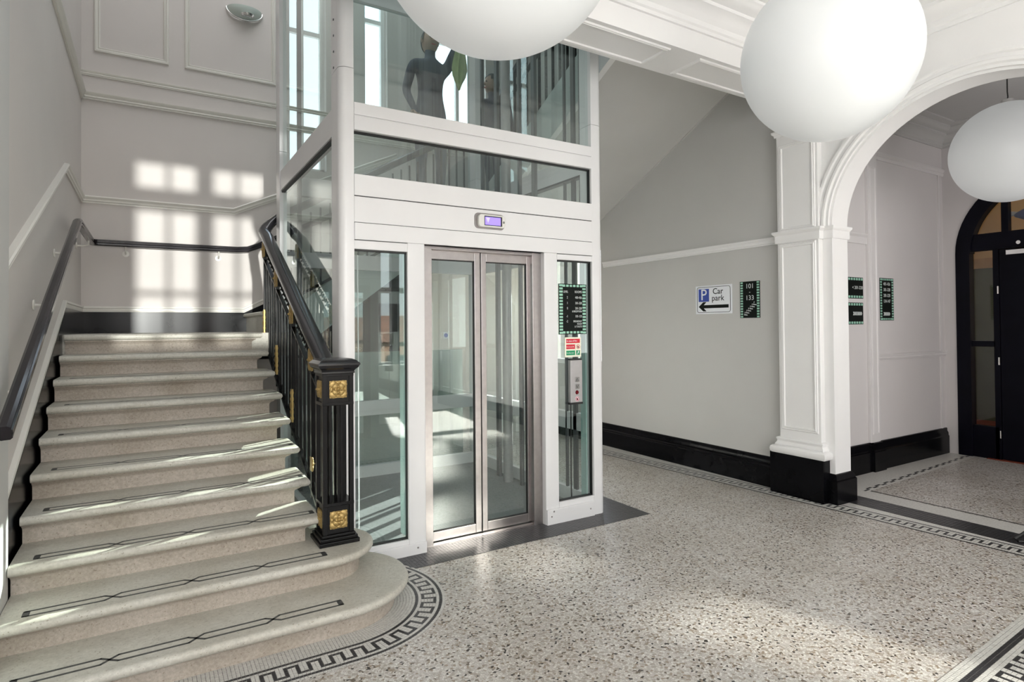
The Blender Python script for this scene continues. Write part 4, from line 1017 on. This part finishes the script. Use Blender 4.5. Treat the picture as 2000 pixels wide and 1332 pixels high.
MB().tube([(2.748 + .015 * math.cos(a), cy_ - .0345, .898 + .015 * math.sin(a)) for a in [2 * PI * i / 20 for i in range(20)]], .0018, 6, closed=True).tube([(2.738, cy_ - .0345, .908), (2.758, cy_ - .0345, .888)], .0016, 6).build('prohibition_ring', RED, cp_)
MB().box(2.741, 2.755, cy_ - .0345, cy_ - .0335, .889, .905).build('symbol', SIGNB, cp_)
rel(lift)

# ------------------------------------------------------------------ signs
def film_sign(name, label, cat, x0, x1, z0, z1, place, cols, rows, full=True, top=True, sides=True, group=None):
    """black sign with mint perforated border. place(u,v,out)->world; u along, v up"""
    s_ = thing(name, label, cat, place((x0 + x1) / 2, (z0 + z1) / 2, 0)); O_ = Vector(place((x0 + x1) / 2, (z0 + z1) / 2, 0))
    if group: s_['group'] = group
    def P(u, v, o): return tuple(Vector(place(u, v, o)) - O_)
    def bx(u0, u1, v0, v1, o0, o1, mbx):
        c = [P(u, v, o) for o in (o0, o1) for (u, v) in ((u0, v0), (u1, v0), (u1, v1), (u0, v1))]
        mbx.add(c, [(0, 1, 2, 3), (4, 5, 6, 7), (0, 1, 5, 4), (1, 2, 6, 5), (2, 3, 7, 6), (3, 0, 4, 7)]); return mbx
    bx(x0, x1, z0, z1, 0, .004, MB()).build('board', SIGNB, s_)
    ch = []
    pw = (x1 - x0) * .12 if sides else 0
    sw = (z1 - z0) / rows
    if sides:
        for i in range(rows):
            for (ua, ub) in ((x0 + .006, x0 + .006 + pw), (x1 - .006 - pw, x1 - .006)): ch.append((ua, ub, z0 + sw * (i + .18), z0 + sw * (i + .82)))
    if top:
        cw = (x1 - x0) / cols
        for i in range(cols):
            if sides and (i == 0 or i == cols - 1): continue
            for (va, vb) in ((z0 + .006, z0 + .006 + cw * .5), (z1 - .006 - cw * .5, z1 - .006)): ch.append((x0 + cw * (i + .15), x0 + cw * (i + .85), va, vb))
    mesh = None
    for (ua, ub, va, vb) in ch: bx(ua, ub, va, vb, .004, .0048, MB()).build('mint_square', SIGNG, s_)
    return s_, P, bx
# directory on right pane of lift
place = lambda u, v, o: (u, LY0 + .032 - o, v)
s_, P, bx = film_sign('level_directory', 'black level and rooms directory with mint film-strip border on lift glass', 'sign', 2.607, 2.868, 1.385, 1.765, place, 8, 16)
xd, yd = (1, 0, 0), (0, 0, 1)
for z, a, b in ((1.705, 'LEVEL', 'ROOMS'), (1.662, '2', '400-426'), (1.620, '1', '301-328'), (1.580, '0', '201-220'), (1.520, '-1', '101-133'), (1.482, '-2', 'BREAKFAST')):
    sz_ = .026
    if a == 'LEVEL': text(a, .024, SIGNT, s_, P(2.650, z, .0046), xd, yd, sx=.72)
    else: text(a, sz_, SIGNT, s_, P(2.692, z, .0046), xd, yd, align='RIGHT', sx=.75)
    text(b, .021 if b in ('BREAKFAST',) else .0255, SIGNT, s_, P(2.824, z, .0046), xd, yd, align='RIGHT', sx=.75)
for z, b in ((1.557, '& RECEPTION'), (1.462, 'ROOM'), (1.442, '& TOILETS')): text(b, .020, SIGNT, s_, P(2.824, z, .0046), xd, yd, align='RIGHT', sx=.75)
# fire notice
fs_ = thing('fire_notice', 'small red and green in case of fire notice on lift glass', 'sign', (2.737, LY0 + .03, 1.287))
def fb(name, u0, u1, v0, v1, o0, o1, mat): return MB().box(u0 - 2.737, u1 - 2.737, -o1, -o0, v0 - 1.287, v1 - 1.287).build(name, mat, fs_)
fb('board', 2.660, 2.812, 1.213, 1.362, 0, .003, CREAMS)
fb('red_band', 2.672, 2.801, 1.318, 1.350, .003, .0036, RED); fb('red_band', 2.672, 2.755, 1.273, 1.308, .003, .0036, RED); fb('green_band', 2.672, 2.755, 1.227, 1.262, .003, .0036, GREEN)
fb('green_square', 2.765, 2.801, 1.227, 1.262, .003, .0036, GREEN)
text('In case of fire', .018, SIGNW, fs_, (2.676 - 2.737, -.0038, 1.334 - 1.287), xd, yd)
text('do not use lift', .0125, SIGNW, fs_, (2.674 - 2.737, -.0038, 1.290 - 1.287), xd, yd)
text('Use the stairs', .0125, SIGNW, fs_, (2.674 - 2.737, -.0038, 1.244 - 1.287), xd, yd)
cxx, czz = 2.783 - 2.737, 1.290 - 1.287
MB().tube([(cxx + .015 * math.cos(a), -.0042, czz + .015 * math.sin(a)) for a in [2 * PI * i / 20 for i in range(20)]], .0018, 6, closed=True).tube([(cxx - .01, -.0042, czz + .01), (cxx + .01, -.0042, czz - .01)], .0016, 6).build('prohibition_ring', RED, fs_)
MB().box(cxx - .005, cxx + .005, -.0040, -.003, czz - .009, czz + .006).build('flame_symbol', SIGNB, fs_)
zq = 1.245 - 1.287
MB().lathe([(0, -.001), (.004, -.001), (.004, 0)], (cxx + .003, -.0036, zq + .010), 10, 'y').box(cxx - .003, cxx + .005, -.0045, -.0036, zq - .004, zq + .006).tube([(cxx - .014, -.004, zq - .012), (cxx - .006, -.004, zq - .012), (cxx - .006, -.004, zq - .004), (cxx + .004, -.004, zq - .004)], .0015, 5).build('running_figure', SIGNW, fs_)
# blue sticker inside the lift
bs = MB().box(-.028, .028, -.002, 0, -.035, .035).build('notice_sticker', SIGNW, loc=(2.62, 5.62, 1.36), label='small white sticker with blue disc on the rear glass of the lift', category='sticker')
MB().lathe([(0, -.003), (.022, -.003), (.022, -.002)], (0, 0, .0), 20, 'y').build('blue_disc', BLUE, bs)

# car park sign on the right wall (u = -Y direction)
wp = lambda u, v, o: (XW - o, u, v)
cpk = thing('car_park_sign', 'white car park sign with blue P square and left arrow on right wall', 'sign', (XW, 3.955, 1.695))
def cb(name, u0, u1, v0, v1, o0, o1, mat):   # u measured to the right of the sign centre
    return MB().box(-o1, -o0, -u1, -u0, v0, v1).build(name, mat, cpk)
cb('board', -.218, .218, -.14, .14, 0, .006, SIGNW)
def rr_line(hw, hh, rad, th):
    pts = []
    for (sx, sy, a0) in ((1, 1, 0), (-1, 1, 90), (-1, -1, 180), (1, -1, 270)):
        for i in range(6):
            a = math.radians(a0 + 90 * i / 5); pts.append((sx * (hw - rad) + rad * math.cos(a), sy * (hh - rad) + rad * math.sin(a)))
    return pts
pl = rr_line(.2, .125, .022, .003)
MB().tube([(-.0062, -u, v) for u, v in pl], .0024, 5, closed=True).build('border_line', SIGNB, cpk)
cb('blue_square', -.182, -.052, -.018, .108, .006, .0068, BLUE)
xr_, yr_v = (0, -1, 0), (0, 0, 1)
text('P', .155, SIGNW, cpk, (-.0072, .117, .045), xr_, yr_v, align='CENTER')
text('Car', .082, SIGNB, cpk, (-.0068, -.055, .078), xr_, yr_v, align='CENTER')
text('park', .082, SIGNB, cpk, (-.0068, -.055, .012), xr_, yr_v, align='CENTER')
ar = [(-.182, -.068), (-.125, -.022), (-.085, -.022), (-.118, -.052), (.180, -.052), (.180, -.084), (-.118, -.084), (-.085, -.114), (-.125, -.114)]
MB().prism([(-.0061, -u, v) for u, v in ar], (-.0008, 0, 0)).build('arrow_symbol', SIGNB, cpk)
# 101-133 sign
s1, P, bx = film_sign('room_sign', 'black 101 - 133 room sign with mint side squares on right wall', 'sign', 3.435, 3.647, 1.508, 1.846, wp, 8, 14, top=False)
text('101', .062, SIGNT, s1, P(3.541, 1.800, .0046), xr_, yr_v, align='CENTER'); text('-', .05, SIGNT, s1, P(3.541, 1.748, .0046), xr_, yr_v, align='CENTER'); text('133', .062, SIGNT, s1, P(3.541, 1.692, .0046), xr_, yr_v, align='CENTER')
for i in range(6):
    u = 3.588 - i * .0195; v = 1.535 + i * .0185
    pts = [(u + .0, v + .030), (u + .008, v + .030), (u + .010, v + .007), (u - .018, v + .004), (u - .022, v - .004), (u + .017, v - .001)]
    MB().prism([P(a, b, .0042) for a, b in pts], (-.0008, 0, 0)).build('chevron', SIGNT, s1)
# passage signs on y = PYW
pp_ = lambda u, v, o: (u, PYW - o, v)
s2, P, bx = film_sign('room_sign', 'square black 201-220 sign with mint edging on the passage wall beside the arch', 'sign', 5.56, 5.955, 1.69, 1.895, pp_, 9, 4, sides=False)
text('< 201-220', .044, SIGNT, s2, P(5.948, 1.795, .0046), xd, yd, align='RIGHT')
s3, P, bx = film_sign('arrow_sign', 'square black arrow sign with mint edging just below the 201-220 sign', 'sign', 5.56, 5.950, 1.440, 1.650, pp_, 9, 4, sides=False)
for i in range(6):
    u = 5.77 + i * .026; MB().prism([P(a, b, .0042) for a, b in ((u, 1.562), (u + .018, 1.562), (u + .03, 1.545), (u + .018, 1.528), (u, 1.528), (u + .012, 1.545))], (0, -.0008, 0)).build('chevron', SIGNT, s3)
s4, P, bx = film_sign('room_sign', 'tall black directory sign with four room ranges on panelled passage wall', 'sign', 6.262, 6.525, 1.478, 1.905, pp_, 8, 16)
for i, tx in enumerate(('401-426', '301-328', '201-220', '134-147')): text(tx, .046, SIGNT, s4, P(6.394, 1.845 - i * .058, .0046), xd, yd, align='CENTER', sx=.85)
for i in range(5):
    u = 6.325 + i * .024; MB().prism([P(a, b, .0042) for a, b in ((u, 1.560), (u + .018, 1.560), (u + .032, 1.543), (u + .018, 1.526), (u, 1.526), (u + .013, 1.543))], (0, -.0008, 0)).build('chevron', SIGNT, s4)

# ------------------------------------------------------------------ stand foot at the right edge
sd = thing('light_stand', 'black and yellow tripod foot standing on the dark threshold strip', 'stand', (5.05, 1.55, 0))
MB().tube([(4.90, 1.655, .012), (4.945, 1.615, .06), (5.03, 1.54, .20)], .011, 10).build('leg', RUBBER, sd)
MB().tube([(4.952, 1.609, .072), (5.00, 1.567, .150)], .0135, 10).build('collar', YELLOW, sd)
MB().tube([(4.87, 1.63, .010), (5.06, 1.46, .022)], .010, 8).build('leg', RUBBER, sd)
MB().tube([(5.02, 1.55, .19), (5.25, 1.35, .62)], .010, 8).build('pole', RUBBER, sd)
rel(sd)

# ------------------------------------------------------------------ people on the upper landing
def person(label, base, face, joints, cloth_mat, loc):
    p = thing('person', label, 'person', loc)
    names = list(joints); idx = {n_: i for i, n_ in enumerate(names)}
    edges = [('pelvis', 'waist'), ('waist', 'chest'), ('chest', 'neck'), ('neck', 'head0'), ('head0', 'head1'),
             ('chest', 'sh_l'), ('sh_l', 'el_l'), ('el_l', 'wr_l'), ('wr_l', 'ha_l'), ('chest', 'sh_r'), ('sh_r', 'el_r'), ('el_r', 'wr_r'), ('wr_r', 'ha_r'),
             ('pelvis', 'hip_l'), ('hip_l', 'kn_l'), ('kn_l', 'an_l'), ('an_l', 'to_l'), ('pelvis', 'hip_r'), ('hip_r', 'kn_r'), ('kn_r', 'an_r'), ('an_r', 'to_r')]
    me = bpy.data.meshes.new('body'); me.from_pydata([joints[n_][0] for n_ in names], [(idx[a], idx[b]) for a, b in edges], [])
    o = bpy.data.objects.new('body', me); C.objects.link(o); o.parent = p
    sk = o.modifiers.new('skin', 'SKIN'); sk.use_smooth_shade = True
    for n_ in names:
        rr = joints[n_][1]; q = me.skin_vertices[0].data[idx[n_]]; q.radius = (rr, rr) if not isinstance(rr, tuple) else rr; q.use_root = (n_ == 'pelvis')
    sb = o.modifiers.new('sub', 'SUBSURF'); sb.levels = 2; sb.render_levels = 2
    me.materials.append(cloth_mat)
    h = Vector(joints['head1'][0]); hm = MB()
    bm = bmesh.new(); bmesh.ops.create_uvsphere(bm, u_segments=20, v_segments=14, radius=.1); me2 = bpy.data.meshes.new('head'); 
    for v in bm.verts: v.co.z *= 1.22; v.co.x *= .86 if face else .86
    bm.to_mesh(me2); bm.free(); me2.shade_smooth(); me2.materials.append(SKIN); ho = bpy.data.objects.new('head', me2); C.objects.link(ho); ho.parent = p; ho.location = h
    f = Vector(face)
    side = f.cross(Vector((0, 0, 1)))
    MB().lathe([(0, .03), (.012, .02), (.016, 0), (0, -.004)], tuple(f * .1 + Vector((0, 0, -.02))), 8).build('nose', SKIN, ho, smooth=60)
    for sg in (-1, 1):
        MB().lathe([(0, .009), (.008, .005), (.011, 0), (.008, -.005), (0, -.009)], tuple(f * .088 + side * sg * .034 + Vector((0, 0, .012))), 8).build('eye', HAIR, ho, smooth=60)
        MB().lathe([(0, .028), (.01, .02), (.013, 0), (.008, -.02), (0, -.026)], tuple(side * sg * .09), 8).build('ear', SKIN, ho, smooth=60)
    MB().box(-.004, .004, -.004, .004, -.004, .004).tube([tuple(f * .092 - side * .022 + Vector((0, 0, -.055))), tuple(f * .098 + Vector((0, 0, -.058))), tuple(f * .092 + side * .022 + Vector((0, 0, -.055)))], .005, 6).build('mouth', RED, ho)
    bm = bmesh.new(); bmesh.ops.create_uvsphere(bm, u_segments=20, v_segments=14, radius=.108); me3 = bpy.data.meshes.new('hair')
    for v in bm.verts: v.co.z *= 1.2; v.co.x *= .88
    bmesh.ops.delete(bm, geom=[v for v in bm.verts if v.co.z < -.02 and v.co.dot(f) > -.03 or (v.co.dot(f) > .055 and v.co.z < .075)], context='VERTS')
    bm.to_mesh(me3); bm.free(); me3.shade_smooth(); me3.materials.append(HAIR); hh = bpy.data.objects.new('hair', me3); C.objects.link(hh); hh.parent = ho
    # hands with fingers
    for sd_ in ('l', 'r'):
        w_ = Vector(joints['wr_' + sd_][0]); e_ = Vector(joints['ha_' + sd_][0]); d = (e_ - w_).normalized(); a = d.cross(Vector((0, 0, 1))); a = a.normalized() if a.length > .1 else Vector((1, 0, 0)); hb = MB()
        hb.tube([w_, w_ + d * .03, w_ + d * .085], [.022, .034, .036], 10, flat=.5)
        for q in range(4):
            s0 = w_ + d * .08 + a * (q - 1.5) * .019; Lf = (.058, .068, .062, .048)[q]; dn = Vector((0, 0, -.35))
            hb.tube([s0, s0 + d * Lf * .5, s0 + (d * .8 + dn).normalized() * Lf], [.0095, .0088, .006], 7)
        s0 = w_ + d * .03 + a * .03; hb.tube([s0, s0 + (d * .6 + a).normalized() * .035, s0 + (d + a * .5).normalized() * .06], [.012, .010, .007], 7)
        hb.build('hand', SKIN, p, smooth=60)
    return p
def J(dx=0, arm_r=None, lean=0):
    j = {'pelvis': ((0, 0, .92), (.14, .11)), 'waist': ((lean * .3, 0, 1.08), (.13, .10)), 'chest': ((lean * .7, 0, 1.32), (.165, .12)), 'neck': ((lean, 0, 1.48), .055), 'head0': ((lean * 1.15, 0, 1.55), .06), 'head1': ((lean * 1.3, 0, 1.64), .07),
         'sh_l': ((lean * .8 - .19, 0, 1.40), .062), 'el_l': ((lean * .5 - .26, .02, 1.12), .045), 'wr_l': ((lean * .5 - .22, -.12, .90), .030), 'ha_l': ((lean * .5 - .21, -.18, .83), .022),
         'sh_r': ((lean * .8 + .19, 0, 1.40), .062), 'el_r': ((lean * .5 + .26, .02, 1.12), .045), 'wr_r': ((lean * .5 + .24, -.12, .90), .030), 'ha_r': ((lean * .5 + .23, -.18, .83), .022),
         'hip_l': ((-.10, 0, .86), .095), 'kn_l': ((-.11, -.02, .48), .062), 'an_l': ((-.11, .02, .08), .042), 'to_l': ((-.12, -.16, .035), .035),
         'hip_r': ((.10, 0, .86), .095), 'kn_r': ((.11, -.02, .48), .062), 'an_r': ((.11, .02, .08), .042), 'to_r': ((.12, -.16, .035), .035)}
    if arm_r:
        for n_, q in arm_r.items(): j[n_] = (q, j[n_][1])
    return j
pz = zt
person('person in dark clothes with one arm raised, wiping the upper lift glass', 0, (0, -1, 0),
       J(arm_r={'el_r': (.26, -.10, 1.62), 'wr_r': (.24, -.16, 1.83), 'ha_r': (.26, -.18, 1.87)}), NAVY, (2.62, 5.98, pz)).scale = (1.06, 1.06, 1.11)
cl = thing('cleaning_cloth', 'green cleaning cloth hanging from the raised hand behind lift glass', 'cloth', (2.89, 5.79, pz + 1.90))
vs = []; fs = []
for i in range(9):
    v = i / 8; wd = [.03, .05, .07, .09, .11, .12, .10, .05, .008][i]
    for j in range(7): u = j / 6 - .5; vs.append((u * wd * 2 * .8 + .01 * math.sin(v * 5), .02 * math.sin(u * 14 + v * 2), -v * .62))
for i in range(8):
    for j in range(6): q = i * 7 + j; fs.append((q, q + 1, q + 8, q + 7))
c_ = MB().add(vs, fs).build('fabric', GREENC, cl, smooth=80); c_.modifiers.new('s', 'SOLIDIFY').thickness = .004
person('person in navy seen in profile at the upper landing behind lift glass', 0, (-1, 0, 0), J(lean=-.06), NAVY, (3.62, 6.25, pz))
